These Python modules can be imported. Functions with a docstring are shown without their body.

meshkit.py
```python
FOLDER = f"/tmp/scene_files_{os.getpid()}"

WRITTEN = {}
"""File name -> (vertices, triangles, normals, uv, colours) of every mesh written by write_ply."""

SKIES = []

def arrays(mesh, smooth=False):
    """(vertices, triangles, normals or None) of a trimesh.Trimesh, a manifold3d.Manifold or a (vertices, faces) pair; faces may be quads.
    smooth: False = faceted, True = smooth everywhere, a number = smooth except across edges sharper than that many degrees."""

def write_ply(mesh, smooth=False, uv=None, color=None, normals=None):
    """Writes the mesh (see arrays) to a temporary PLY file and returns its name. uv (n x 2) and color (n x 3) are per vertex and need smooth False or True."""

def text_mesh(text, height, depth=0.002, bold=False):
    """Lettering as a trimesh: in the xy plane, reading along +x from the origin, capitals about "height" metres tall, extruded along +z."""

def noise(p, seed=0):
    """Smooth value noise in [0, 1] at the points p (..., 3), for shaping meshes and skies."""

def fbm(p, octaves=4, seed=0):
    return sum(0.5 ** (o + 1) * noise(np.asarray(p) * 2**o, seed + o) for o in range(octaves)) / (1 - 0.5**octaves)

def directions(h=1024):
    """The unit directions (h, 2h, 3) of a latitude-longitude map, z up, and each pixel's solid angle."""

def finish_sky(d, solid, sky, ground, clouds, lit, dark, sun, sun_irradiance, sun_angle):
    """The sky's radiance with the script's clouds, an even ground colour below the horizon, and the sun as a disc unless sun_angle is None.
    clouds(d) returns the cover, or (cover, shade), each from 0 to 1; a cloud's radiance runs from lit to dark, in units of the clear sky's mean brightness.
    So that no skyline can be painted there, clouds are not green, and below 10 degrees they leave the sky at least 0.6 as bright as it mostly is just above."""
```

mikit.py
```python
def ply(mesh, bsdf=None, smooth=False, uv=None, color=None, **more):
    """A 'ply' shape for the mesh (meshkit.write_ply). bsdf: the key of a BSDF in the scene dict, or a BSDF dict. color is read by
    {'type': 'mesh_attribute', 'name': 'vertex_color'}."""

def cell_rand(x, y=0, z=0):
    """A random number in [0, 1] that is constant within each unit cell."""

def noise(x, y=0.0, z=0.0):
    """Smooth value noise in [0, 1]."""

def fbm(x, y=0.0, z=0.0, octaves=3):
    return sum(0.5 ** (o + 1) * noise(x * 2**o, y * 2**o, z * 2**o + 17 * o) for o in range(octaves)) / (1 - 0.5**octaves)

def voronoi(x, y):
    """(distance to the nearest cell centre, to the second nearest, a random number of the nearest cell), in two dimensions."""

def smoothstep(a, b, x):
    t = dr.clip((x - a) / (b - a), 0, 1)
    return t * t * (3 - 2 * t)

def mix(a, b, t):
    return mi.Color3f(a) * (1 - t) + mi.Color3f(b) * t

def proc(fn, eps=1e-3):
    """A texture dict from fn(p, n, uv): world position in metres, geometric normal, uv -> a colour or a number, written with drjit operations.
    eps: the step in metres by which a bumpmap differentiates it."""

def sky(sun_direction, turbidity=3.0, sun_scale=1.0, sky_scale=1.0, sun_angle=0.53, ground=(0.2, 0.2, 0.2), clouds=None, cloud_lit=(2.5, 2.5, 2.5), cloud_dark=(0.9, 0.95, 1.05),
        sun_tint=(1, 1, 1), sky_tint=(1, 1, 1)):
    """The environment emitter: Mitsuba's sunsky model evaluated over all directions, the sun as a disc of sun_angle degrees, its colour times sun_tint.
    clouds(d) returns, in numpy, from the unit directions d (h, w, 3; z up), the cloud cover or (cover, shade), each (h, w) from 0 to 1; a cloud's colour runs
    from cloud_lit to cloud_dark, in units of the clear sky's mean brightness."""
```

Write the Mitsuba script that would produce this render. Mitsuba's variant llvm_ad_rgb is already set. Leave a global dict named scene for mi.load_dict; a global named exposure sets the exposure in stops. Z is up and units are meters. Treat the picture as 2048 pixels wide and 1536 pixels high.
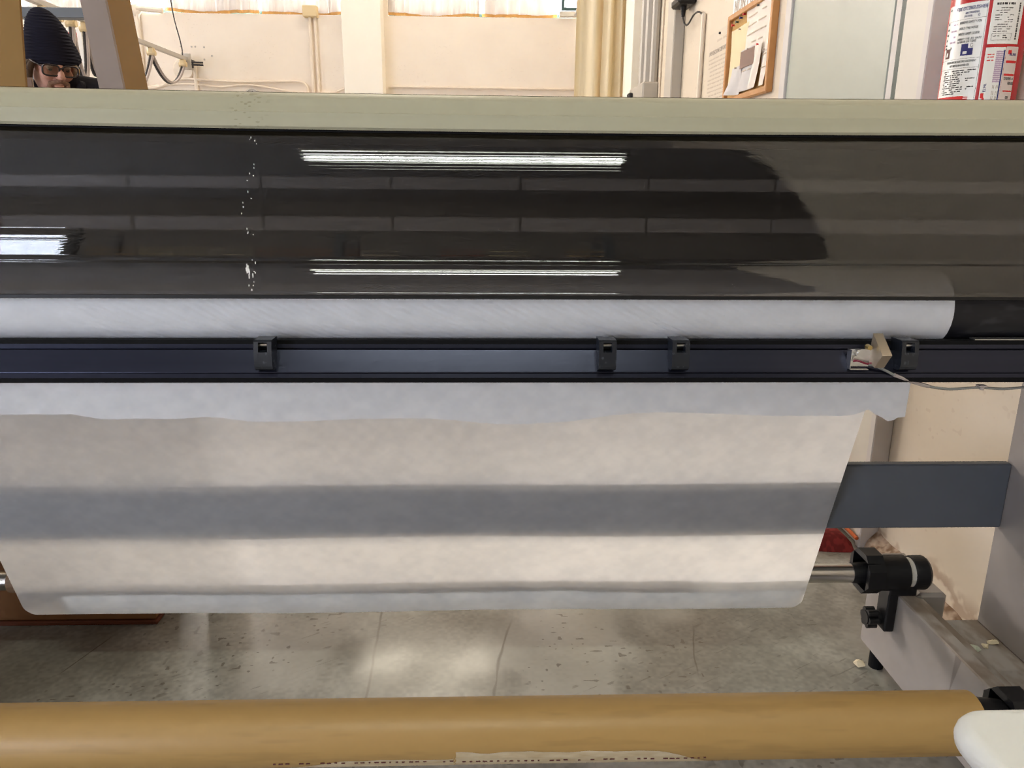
import math, random
import numpy as np, trimesh, manifold3d as m3
import mitsuba as mi, drjit as dr
import mikit, meshkit
from mikit import proc, noise, fbm, smoothstep, mix, cell_rand
from scipy.spatial.transform import Rotation as Rot
from shapely.geometry import Polygon

T = mi.ScalarTransform4f
random.seed(7); RNG = np.random.default_rng(7)
scene, labels = {}, {}

# ------------------------------------------------------------------ camera, light levels, exposure
YAW, PITCH, ROLL = map(math.radians, (1.9, -15.2, 0.45))
FW = np.array([math.sin(YAW) * math.cos(PITCH), math.cos(YAW) * math.cos(PITCH), math.sin(PITCH)])
RT = np.array([math.cos(YAW), -math.sin(YAW), 0.0])
UP = np.cross(RT, FW) * math.cos(ROLL) - RT * math.sin(ROLL)
EYE = np.array([0, 0, 1.15])
scene['camera'] = {'type': 'perspective', 'fov_axis': 'x', 'fov': 2 * math.degrees(math.atan(1024 / 1533)), 'near_clip': 0.05, 'far_clip': 100.0,
                   'to_world': T().look_at(origin=EYE.tolist(), target=(EYE + FW).tolist(), up=UP.tolist())}
exposure = 0.8
LAMP_FRONT = (44.0, 46.0, 39.0)     # fluorescent fitting in front of the printer
LAMP_GLOW = (3.6, 3.8, 3.2)        # its wide diffuser
LAMP_HALL = (38.0, 34.0, 27.0)      # warmer fittings in the hall behind
DAY_BACK = (62.0, 56.5, 51.0)          # daylight in the high windows
DAY_GATE = (7.4, 8.1, 9.7)          # cool daylight, big window behind the camera


# ------------------------------------------------------------------ helpers
def lin(c):
    return [((v / 255) / 12.92 if v / 255 <= 0.04045 else ((v / 255 + 0.055) / 1.055) ** 2.4) for v in c]


def rgb(c):
    return {'type': 'rgb', 'value': [float(v) for v in c]}


def srgb(*c):
    return rgb(lin(c))


def mat(name, d, two=True):
    scene['material_' + name] = {'type': 'twosided', 'bsdf': d} if two else d


def pr_(color, rough=0.5, spec=0.5, metal=0.0, **k):
    return {'type': 'principled', 'base_color': color, 'roughness': rough, 'specular': spec, 'metallic': metal, **k}


def bump(tex, scale, b):
    return {'type': 'bumpmap', 'arbitrary': tex, 'scale': scale, 'bsdf': b}


def number(key):
    if key not in scene and key not in labels and not any(k.startswith(key + '__') for k in scene):
        return key
    n = 1
    while True:
        k = f'{key}_{n:03d}'
        if k not in scene and k not in labels and not any(q.startswith(k + '__') for q in scene):
            return k
        n += 1


def obj(name, mesh, m, parent=None, smooth=35, label=None, cat=None, group=None, kind=None, **more):
    key = number(f'{parent}__{name}' if parent else name)
    if isinstance(mesh, list):
        mesh = trimesh.util.concatenate(mesh)
    scene[key] = mikit.ply(mesh, 'material_' + m, smooth=smooth, **more)
    tag(key, label, cat, group, kind)
    return key


def tag(key, label=None, cat=None, group=None, kind=None):
    d = {k: v for k, v in (('label', label), ('category', cat), ('group', group), ('kind', kind)) if v}
    if d:
        labels[key] = d


def thing(name, label, cat, group=None):
    key = number(name)
    tag(key, label, cat, group)
    return key


def mf(x):
    """trimesh of a manifold"""
    q = x.to_mesh()
    return trimesh.Trimesh(q.vert_properties[:, :3], q.tri_verts, process=False)


def tm(mesh):
    mesh = mesh.copy(); mesh.merge_vertices()
    return m3.Manifold(m3.Mesh(np.asarray(mesh.vertices, np.float32), np.asarray(mesh.faces, np.uint32)))


def box(x0, x1, y0, y1, z0, z1, c=0.0):
    """box with chamfered edges"""
    if c <= 0:
        return trimesh.creation.box(bounds=[[x0, y0, z0], [x1, y1, z1]])
    pts = []
    for x, sx in ((x0, 1), (x1, -1)):
        for y, sy in ((y0, 1), (y1, -1)):
            for z, sz in ((z0, 1), (z1, -1)):
                pts += [(x, y + sy * c, z + sz * c), (x + sx * c, y, z + sz * c), (x + sx * c, y + sy * c, z)]
    return trimesh.convex.convex_hull(np.array(pts))


def frame_from(d):
    d = np.asarray(d, float) / np.linalg.norm(d)
    a = np.cross(d, [0, 0, 1] if abs(d[2]) < 0.9 else [1, 0, 0]); a /= np.linalg.norm(a)
    return d, a, np.cross(d, a)


def cyl(p0, p1, r0, r1=None, n=24, hole=0.0):
    """capped (or hollow) cone or cylinder from p0 to p1"""
    p0, p1 = np.asarray(p0, float), np.asarray(p1, float)
    r1 = r0 if r1 is None else r1
    d, a, b = frame_from(p1 - p0)
    L = np.linalg.norm(p1 - p0)
    if hole > 0:
        m = trimesh.creation.annulus(r_min=hole, r_max=r0, height=L, sections=n)
        m.apply_translation([0, 0, L / 2])
    else:
        m = trimesh.creation.revolve([(0, 0), (r0, 0), (r1, L), (0, L)], sections=n)
    M = np.eye(4); M[:3, 0], M[:3, 1], M[:3, 2], M[:3, 3] = a, b, d, p0
    if np.linalg.det(M[:3, :3]) < 0:
        M[:3, 1] = -b
    m.apply_transform(M)
    return m


def lathe(profile, p0, d, n=32):
    """profile [(r, h)] turned about the axis from p0 along d"""
    d, a, b = frame_from(d)
    m = trimesh.creation.revolve(profile, sections=n)
    M = np.eye(4); M[:3, 0], M[:3, 1], M[:3, 2], M[:3, 3] = a, b, d, p0
    if np.linalg.det(M[:3, :3]) < 0:
        M[:3, 1] = -b
    m.apply_transform(M)
    return m


def spline(pts, n=40):
    from scipy.interpolate import CubicSpline
    p = np.asarray(pts, float)
    s = np.r_[0, np.cumsum(np.linalg.norm(np.diff(p, axis=0), axis=1))]
    return CubicSpline(s, p)(np.linspace(0, s[-1], n))


def tube(pts, r, sides=8):
    """round tube along a polyline, capped"""
    p = np.asarray(pts, float)
    r = np.broadcast_to(r, (len(p),))
    t = np.gradient(p, axis=0); t /= np.linalg.norm(t, axis=1, keepdims=True)
    a = np.cross(t[0], [0, 0, 1] if abs(t[0][2]) < 0.9 else [1, 0, 0]); a /= np.linalg.norm(a)
    rings = []
    for i in range(len(p)):
        a = a - t[i] * (a @ t[i]); a /= np.linalg.norm(a)
        b = np.cross(t[i], a)
        w = np.arange(sides) * 2 * np.pi / sides
        rings.append(p[i] + r[i] * (np.cos(w)[:, None] * a + np.sin(w)[:, None] * b))
    v = np.vstack(rings + [p[:1], p[-1:]])
    f = []
    for i in range(len(p) - 1):
        for j in range(sides):
            k = (j + 1) % sides
            f += [(i * sides + j, i * sides + k, (i + 1) * sides + k), (i * sides + j, (i + 1) * sides + k, (i + 1) * sides + j)]
    e, s = (len(p) - 1) * sides, len(p) * sides
    for j in range(sides):
        k = (j + 1) % sides
        f += [(s, k, j), (s + 1, e + j, e + k)]
    return trimesh.Trimesh(v, f, process=False)


def extrude_x(poly_yz, x0, x1, xs=None, fn=None):
    """solid: closed polygon of (y, z) swept along x; xs: stations; fn(v) moves the vertices"""
    p = np.asarray(poly_yz, float)
    if Polygon(p).exterior.is_ccw is False:
        p = p[::-1]
    xs = np.asarray([x0, x1] if xs is None else xs, float)
    n = len(p)
    v = np.array([(x, y, z) for x in xs for y, z in p])
    f = []
    for i in range(len(xs) - 1):
        for j in range(n):
            k = (j + 1) % n
            a, b, c, d = i * n + j, i * n + k, (i + 1) * n + k, (i + 1) * n + j
            f += [(a, d, c), (a, c, b)]
    v2, f2 = trimesh.creation.triangulate_polygon(Polygon(p), engine='earcut')
    idx = [int(np.argmin(np.linalg.norm(p - q, axis=1))) for q in v2]
    for t in f2:
        a, b, c = (idx[q] for q in t)
        if np.cross(p[b] - p[a], p[c] - p[a]) < 0:
            b, c = c, b
        f += [(a, c, b), ((len(xs) - 1) * n + a, (len(xs) - 1) * n + b, (len(xs) - 1) * n + c)]
    m = trimesh.Trimesh(v if fn is None else fn(v), f, process=False)
    m.fix_normals()
    return m


def sheet(prof, xs, fn=None):
    """thin sheet: open profile of (y, z) swept along x"""
    p, xs = np.asarray(prof, float), np.asarray(xs, float)
    n = len(p)
    v = np.array([(x, y, z) for x in xs for y, z in p])
    if fn is not None:
        v = fn(v.reshape(len(xs), n, 3)).reshape(-1, 3)
    f = [(i * n + j, (i + 1) * n + j, (i + 1) * n + j + 1, i * n + j + 1) for i in range(len(xs) - 1) for j in range(n - 1)]
    f = np.array(f)
    return trimesh.Trimesh(v, np.vstack([f[:, [0, 1, 2]], f[:, [0, 2, 3]]]), process=False)


def moved(mesh, M):
    mesh = mesh.copy(); mesh.apply_transform(M)
    return mesh


def wall_text(text, h, y, z, x=1.25, depth=0.0008, bold=False):
    """lettering on the right-hand wall, read by someone looking along +x; y is where it starts"""
    m = meshkit.text_mesh(text, h, depth, bold)
    M = np.eye(4); M[:3, 0], M[:3, 1], M[:3, 2], M[:3, 3] = (0, -1, 0), (0, 0, 1), (-1, 0, 0), (x, y, z)
    return moved(m, M)


# ------------------------------------------------------------------ materials
def f_floor(p, n, uv):
    x, y = p.x, p.y
    a = fbm(x * 1.7 + 3, y * 1.7, 0, 4)
    b = fbm(x * 9 + 11, y * 9 + 5, 0, 4)
    c = mix((0.165, 0.156, 0.135), (0.285, 0.278, 0.25), smoothstep(0.32, 0.68, 0.5 * a + 0.5 * b))
    c = c * (0.86 + 0.28 * noise(x * 120, y * 120))
    c = mix(c, (0.35, 0.34, 0.31), 0.6 * smoothstep(0.55, 0.75, fbm(x * 4 + 40, y * 3 + 9, 0, 3)))
    spots = smoothstep(0.86, 0.92, noise(x * 70, y * 95)) * smoothstep(0.55, 0.7, noise(x * 6 + 8, y * 6))
    scratch = smoothstep(0.86, 0.95, noise(x * 22 + y * 14, y * 160 - x * 90)) * smoothstep(0.5, 0.7, noise(x * 3 + 20, y * 4))
    joint = 1 - smoothstep(0.0012, 0.0045, dr.abs(x + 0.275 + 0.1 * (y - 1.5) * 0.3 + 0.003 * noise(y * 30)))
    crx = 0.013 + 0.10 * (y - 1.50) * smoothstep(1.50, 1.85, y) + 0.06 * (y - 1.5) + 0.004 * noise(y * 25 + 3)
    crack = (1 - smoothstep(0.001, 0.006 * noise(y * 21) + 0.002, dr.abs(x - crx))) * smoothstep(1.3, 1.5, y) * (1 - smoothstep(1.75, 1.85, y))
    cr2 = (1 - smoothstep(0.001, 0.003, dr.abs(x - 0.50 - 0.2 * (y - 1.59) - 0.01 * noise(y * 17)))) * smoothstep(1.55, 1.62, y) * (1 - smoothstep(1.74, 1.8, y))
    cr3 = (1 - smoothstep(0.001, 0.003, dr.abs(x + 0.985 + 0.34 * (1.7 - y)))) * smoothstep(1.6, 1.63, y) * (1 - smoothstep(1.73, 1.78, y))
    dark = dr.maximum(dr.maximum(0.6 * spots, 0.4 * scratch), dr.maximum(dr.maximum(0.75 * joint, 0.7 * crack), dr.maximum(0.6 * cr2, 0.6 * cr3)))
    return mix(c, (0.07, 0.055, 0.04), dark)


def f_floor_rough(p, n, uv):
    return 0.09 + 0.18 * fbm(p.x * 6, p.y * 6, 0, 3)


mat('floor', pr_(proc(f_floor), proc(f_floor_rough), 0.5))


def plaster(a, b, dirt, base_z):
    def fn(p, n, uv):
        q = fbm(p.x * 1.3 + 2, p.y * 1.3, p.z * 1.3, 4)
        c = mix(a, b, smoothstep(0.3, 0.7, q))
        s = smoothstep(0.84, 0.92, noise(p.x * 60, p.y * 60, p.z * 60)) * smoothstep(0.5, 0.7, noise(p.x * 4, p.y * 4, p.z * 4))
        low = (1 - smoothstep(0.0, base_z, p.z - 0.10 * fbm(p.y * 9, p.x * 9, 0, 3)))
        return mix(mix(c, dirt, 0.16 * s), dirt, 0.75 * low * smoothstep(0.4, 0.6, fbm(p.y * 22, p.x * 22, p.z * 22, 3)))
    return proc(fn)


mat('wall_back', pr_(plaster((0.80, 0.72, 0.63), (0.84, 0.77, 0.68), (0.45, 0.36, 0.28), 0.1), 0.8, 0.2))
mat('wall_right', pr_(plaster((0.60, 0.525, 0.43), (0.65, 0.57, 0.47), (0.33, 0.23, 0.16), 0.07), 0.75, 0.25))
mat('wall_dim', pr_(rgb((0.42, 0.40, 0.38)), 0.8, 0.2))
mat('column', pr_(rgb((0.88, 0.84, 0.75)), 0.7, 0.2))
mat('ceiling', pr_(rgb((0.50, 0.48, 0.47)), 0.9, 0.1))
mat('rubble', pr_(proc(lambda p, n, uv: mix((0.16, 0.10, 0.06), (0.42, 0.33, 0.26), smoothstep(0.3, 0.7, fbm(p.x * 45, p.y * 45, p.z * 45, 3)))), 0.95, 0.1))
mat('trim_white', pr_(rgb((0.56, 0.53, 0.47)), 0.5, 0.4))
mat('trim_grey', pr_(rgb((0.52, 0.49, 0.47)), 0.5, 0.4))
mat('dark_green', pr_(rgb((0.012, 0.035, 0.025)), 0.45, 0.4))
mat('door_panel', pr_(proc(lambda p, n, uv: mix((0.31, 0.335, 0.29), (0.365, 0.385, 0.335), fbm(p.x * 3, p.y * 5, p.z * 2, 3))), 0.34, 0.5))


def f_hood(p, n, uv):
    q = fbm(p.x * 0.9, p.y * 20, p.z * 60, 3)
    c = mix((0.335, 0.315, 0.225), (0.375, 0.355, 0.26), q)
    inz = smoothstep(-0.37, -0.355, p.x) * (1 - smoothstep(-0.335, -0.30, p.x))
    d = smoothstep(0.62, 0.74, noise(p.x * 160, p.y * 60, p.z * 330)) * inz
    return mix(c, (0.22, 0.20, 0.12), 0.7 * d)


mat('hood', pr_(proc(f_hood), 0.42, 0.4))
mat('black_plastic', pr_(rgb((0.005, 0.005, 0.006)), 0.42, 0.28))
mat('black_matt', pr_(rgb((0.004, 0.004, 0.005)), 0.7, 0.12))
mat('rubber', pr_(proc(lambda p, n, uv: mix((0.012, 0.012, 0.015), (0.028, 0.028, 0.032), smoothstep(0.55, 0.8, fbm(p.x * 30, p.y * 50, p.z * 50, 3)))), 0.5, 0.4))
mat('clip_plastic', pr_(proc(lambda p, n, uv: mix((0.008, 0.010, 0.015), (0.040, 0.046, 0.06), smoothstep(0.62, 0.85, fbm(p.x * 260, p.y * 90, p.z * 150, 3)))), 0.36, 0.55))
mat('rail', pr_(proc(lambda p, n, uv: mix((0.021, 0.0235, 0.040), (0.026, 0.029, 0.048), fbm(p.x * 2.5, p.y * 2, p.z * 160, 2))), 0.25, 0.5, 0.8))
mat('inner_dark', pr_(rgb((0.055, 0.055, 0.06)), 0.6, 0.3))
mat('inner_rail', pr_(rgb((0.85, 0.83, 0.83)), 0.35, 0.5))
mat('steel_grey', pr_(proc(lambda p, n, uv: mix((0.088, 0.100, 0.115), (0.104, 0.115, 0.130), fbm(p.x * 4, p.y * 9, p.z * 9, 3))), 0.45, 0.5))


def f_foot(p, n, uv):
    c = mix((0.245, 0.22, 0.205), (0.295, 0.27, 0.255), fbm(p.x * 14, p.y * 14, p.z * 14, 4))
    dust = smoothstep(0.4, 0.8, n.z) * smoothstep(0.30, 0.62, fbm(p.x * 25 + 4, p.y * 12, 0, 4))
    c = mix(c, (0.155, 0.115, 0.085), 0.85 * dust)
    drip = smoothstep(0.0, 0.004, 0.010 * (p.z - 0.13) / 0.09 - dr.abs(p.y - 1.292 - 0.12 * (0.23 - p.z))) * smoothstep(0.14, 0.16, p.z)
    return mix(c, (0.13, 0.11, 0.10), 0.7 * drip * (1 - smoothstep(0.4, 0.8, n.z)))


mat('foot', pr_(proc(f_foot), 0.6, 0.35))
mat('post', pr_(proc(lambda p, n, uv: mix((0.215, 0.192, 0.178), (0.25, 0.225, 0.21), fbm(p.x * 9, p.y * 9, p.z * 9, 3))), 0.55, 0.35))
mat('chrome', pr_(rgb((0.62, 0.60, 0.57)), 0.22, 0.5, 1.0))
mat('brass', pr_(rgb((0.62, 0.47, 0.20)), 0.3, 0.5, 1.0))
mat('aluminium', pr_(rgb((0.72, 0.71, 0.69)), 0.35, 0.5, 1.0))
mat('bracket_metal', pr_(rgb((0.50, 0.41, 0.31)), 0.42, 0.5, 0.7))
mat('cable_grey', pr_(rgb((0.20, 0.20, 0.19)), 0.45, 0.5))
mat('cable_black', pr_(rgb((0.018, 0.016, 0.018)), 0.4, 0.5))
mat('cable_pale', pr_(rgb((0.33, 0.28, 0.26)), 0.4, 0.5))
mat('red_dot', pr_(rgb((0.16, 0.012, 0.03)), 0.4, 0.5))

# the tinted cover: a thin smoked sheet with fine lines of its extrusion
def h_lines(p, n, uv):
    return 0.26 * noise(p.z * 700 + 3, p.x * 0.06) + 0.42 * noise(p.z * 260, p.x * 0.05) + 0.03 * noise(p.x * 60, p.z * 200)


mat('cover', {'type': 'blendbsdf', 'weight': 0.24,
              'a': bump(proc(h_lines, 2e-4), 1.3e-4, {'type': 'thindielectric', 'int_ior': 1.58, 'specular_transmittance': rgb((0.37, 0.365, 0.37)), 'specular_reflectance': rgb((1, 1, 1))}),
              'b': {'type': 'roughplastic', 'distribution': 'ggx', 'alpha': 0.11, 'int_ior': 1.7, 'diffuse_reflectance': rgb((0.03, 0.03, 0.03))}}, False)

PAPER = (0.70, 0.70, 0.71)


def f_paper(p, n, uv):
    q = fbm(p.x * 55, p.y * 55, p.z * 55, 3)
    return mix((0.86, 0.86, 0.865), (0.955, 0.95, 0.945), smoothstep(0.25, 0.75, 0.5 * q + 0.5 * fbm(p.x * 16, p.y * 16 + p.z * 22, 0, 3)))


mat('paper', {'type': 'principledthin', 'base_color': proc(f_paper), 'roughness': 0.7, 'spec_trans': 0.0, 'diff_trans': 1.4, 'eta': 1.3}, False)
mat('paper_folds', {'type': 'principledthin', 'base_color': proc(f_paper), 'roughness': 0.7, 'spec_trans': 0.0, 'diff_trans': 0.10, 'eta': 1.3}, False)
mat('paper_double', {'type': 'principledthin', 'base_color': proc(f_paper), 'roughness': 0.7, 'spec_trans': 0.0, 'diff_trans': 0.32, 'eta': 1.3}, False)


mat('paper_roll', pr_(proc(lambda p, n, uv: mix((0.76, 0.77, 0.785), (0.85, 0.855, 0.865), fbm(p.x * 45, p.y * 45, p.z * 45, 3))), 0.65, 0.25))


def f_kraft(p, n, uv):
    c = mix((0.345, 0.205, 0.068), (0.41, 0.255, 0.095), fbm(p.x * 2.2, p.y * 20, p.z * 20, 4))
    d = smoothstep(0.60, 0.75, fbm(p.x * 9 + 2, p.y * 60, p.z * 60, 3))
    return mix(c, (0.27, 0.16, 0.06), 0.28 * d)


mat('kraft_tube', pr_(proc(f_kraft), 0.42, 0.4))
mat('kraft_residue', pr_(proc(lambda p, n, uv: mix((0.42, 0.30, 0.16), (0.62, 0.53, 0.38), fbm(p.x * 40, p.y * 90, p.z * 90, 3))), 0.8, 0.2))
mat('carton_brown', pr_(proc(lambda p, n, uv: mix((0.15, 0.066, 0.024), (0.20, 0.094, 0.036), fbm(p.x * 7, p.y * 7, p.z * 11, 3))), 0.75, 0.2))
mat('carton_edge', pr_(rgb((0.10, 0.03, 0.015)), 0.8, 0.2))
mat('core_brown', pr_(rgb((0.14, 0.085, 0.05)), 0.6, 0.3))
mat('board_tan', pr_(proc(lambda p, n, uv: mix((0.225, 0.128, 0.042), (0.28, 0.165, 0.06), fbm(p.x * 6, p.y * 6, p.z * 6, 3))), 0.75, 0.2))
mat('board_grey', pr_(proc(lambda p, n, uv: mix((0.255, 0.205, 0.18), (0.295, 0.235, 0.21), fbm(p.x * 6, p.y * 6, p.z * 6, 3))), 0.75, 0.2))
mat('white_plastic', pr_(rgb((0.80, 0.80, 0.78)), 0.4, 0.45))
mat('red_cloth', pr_(proc(lambda p, n, uv: mix((0.13, 0.014, 0.014), (0.21, 0.026, 0.024), smoothstep(0.35, 0.65, fbm(p.x * 90, p.y * 90, 0, 2)))), 0.8, 0.2))
mat('orange_edge', pr_(rgb((0.40, 0.09, 0.025)), 0.7, 0.2))
mat('scrap', pr_(rgb((0.62, 0.53, 0.38)), 0.8, 0.2))
mat('scrap_green', pr_(rgb((0.42, 0.44, 0.36)), 0.7, 0.3))

mat('curtain', {'type': 'principledthin', 'base_color': proc(lambda p, n, uv: mix((0.46, 0.41, 0.38), (0.54, 0.51, 0.49), fbm(p.x * 18, p.z * 4, 0, 3))), 'roughness': 0.8, 'diff_trans': 0.045, 'eta': 1.2}, False)
mat('curtain_hem', {'type': 'principledthin', 'base_color': rgb((0.42, 0.24, 0.09)), 'roughness': 0.8, 'diff_trans': 0.05, 'eta': 1.2}, False)
mat('curtain_heavy', pr_(proc(lambda p, n, uv: mix((0.73, 0.63, 0.43), (0.80, 0.70, 0.52), fbm(p.x * 20, p.y * 20, p.z * 2, 3))), 0.8, 0.2))
mat('window_frame', pr_(rgb((0.015, 0.045, 0.05)), 0.45, 0.4))
mat('pipe', pr_(rgb((0.74, 0.65, 0.54)), 0.5, 0.4))
mat('pipe_grey', pr_(rgb((0.44, 0.41, 0.37)), 0.45, 0.45))
mat('junction_tan', pr_(rgb((0.66, 0.52, 0.30)), 0.5, 0.4))
mat('clock_face', pr_(rgb((0.80, 0.76, 0.70)), 0.5, 0.4))
mat('ink', pr_(rgb((0.03, 0.028, 0.03)), 0.6, 0.3))
mat('ink_pale', pr_(rgb((0.33, 0.28, 0.24)), 0.7, 0.2))
mat('ink_faint', pr_(rgb((0.50, 0.43, 0.35)), 0.7, 0.2))
mat('note_brown', pr_(rgb((0.20, 0.125, 0.10)), 0.6, 0.3))
mat('ink_blue', pr_(rgb((0.022, 0.022, 0.12)), 0.6, 0.3))
mat('ink_red', pr_(rgb((0.55, 0.03, 0.03)), 0.6, 0.3))
mat('ink_lilac', pr_(rgb((0.42, 0.30, 0.42)), 0.6, 0.3))
mat('ink_maroon', pr_(rgb((0.10, 0.035, 0.03)), 0.6, 0.3))
mat('label_white', pr_(rgb((0.74, 0.73, 0.71)), 0.35, 0.5))
mat('label_pink', pr_(rgb((0.62, 0.52, 0.49)), 0.4, 0.4))
mat('extinguisher_red', pr_(rgb((0.40, 0.008, 0.012)), 0.22, 0.5, clearcoat=0.6, clearcoat_gloss=0.9))
mat('frame_wood', pr_(proc(lambda p, n, uv: mix((0.36, 0.16, 0.05), (0.50, 0.25, 0.09), fbm(p.x * 12, p.y * 40, p.z * 12, 3))), 0.45, 0.4))
mat('cork', pr_(proc(lambda p, n, uv: mix((0.40, 0.24, 0.09), (0.52, 0.34, 0.15), noise(p.x * 200, p.y * 200, p.z * 200))), 0.9, 0.1))
mat('note_cream', pr_(rgb((0.74, 0.61, 0.40)), 0.7, 0.2))
mat('note_white', pr_(rgb((0.72, 0.66, 0.60)), 0.7, 0.2))
mat('note_grey', pr_(rgb((0.56, 0.54, 0.54)), 0.7, 0.2))
mat('poster', pr_(rgb((0.60, 0.53, 0.44)), 0.7, 0.2))
mat('amber', pr_(rgb((0.38, 0.20, 0.04)), 0.25, 0.6))
mat('skin', pr_(proc(lambda p, n, uv: mix((0.52, 0.27, 0.20), (0.62, 0.36, 0.27), fbm(p.x * 40, p.y * 40, p.z * 40, 3))), 0.5, 0.35))
mat('beard', pr_(proc(lambda p, n, uv: mix((0.16, 0.09, 0.06), (0.30, 0.18, 0.12), noise(p.x * 300, p.y * 300, p.z * 120))), 0.8, 0.2))
mat('hair_brown', pr_(proc(lambda p, n, uv: mix((0.035, 0.020, 0.011), (0.085, 0.05, 0.025), noise(p.x * 260, p.y * 260, p.z * 30))), 0.6, 0.3))
mat('hair_sandy', pr_(proc(lambda p, n, uv: mix((0.30, 0.19, 0.08), (0.50, 0.34, 0.17), noise(p.x * 260, p.y * 260, p.z * 30))), 0.6, 0.3))
mat('wool', bump(proc(lambda p, n, uv: dr.sin(p.z * 560 + 1.5 * noise(p.x * 40, p.y * 40)), 4e-4), 0.0022, pr_(rgb((0.012, 0.012, 0.022)), 0.85, 0.2)))
mat('jacket', pr_(rgb((0.010, 0.009, 0.014)), 0.8, 0.2))
mat('trousers', pr_(rgb((0.03, 0.035, 0.06)), 0.85, 0.2))
mat('shoe', pr_(rgb((0.02, 0.018, 0.016)), 0.5, 0.4))
mat('glasses_frame', pr_(rgb((0.02, 0.012, 0.012)), 0.3, 0.5))
mat('eye_white', pr_(rgb((0.6, 0.55, 0.5)), 0.3, 0.5))
mat('lens', {'type': 'thindielectric', 'int_ior': 1.5, 'specular_transmittance': rgb((0.66, 0.58, 0.50))}, False)
mat('lamp_housing', pr_(rgb((0.75, 0.75, 0.74)), 0.4, 0.4))
for i, c in enumerate([(0.55, 0.38, 0.20), (0.72, 0.62, 0.40), (0.42, 0.19, 0.10), (0.30, 0.09, 0.07), (0.82, 0.72, 0.55), (0.14, 0.13, 0.13)]):
    mat(f'stored_box_{"abcdef"[i]}', pr_(rgb(c), 0.75, 0.2))

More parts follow.
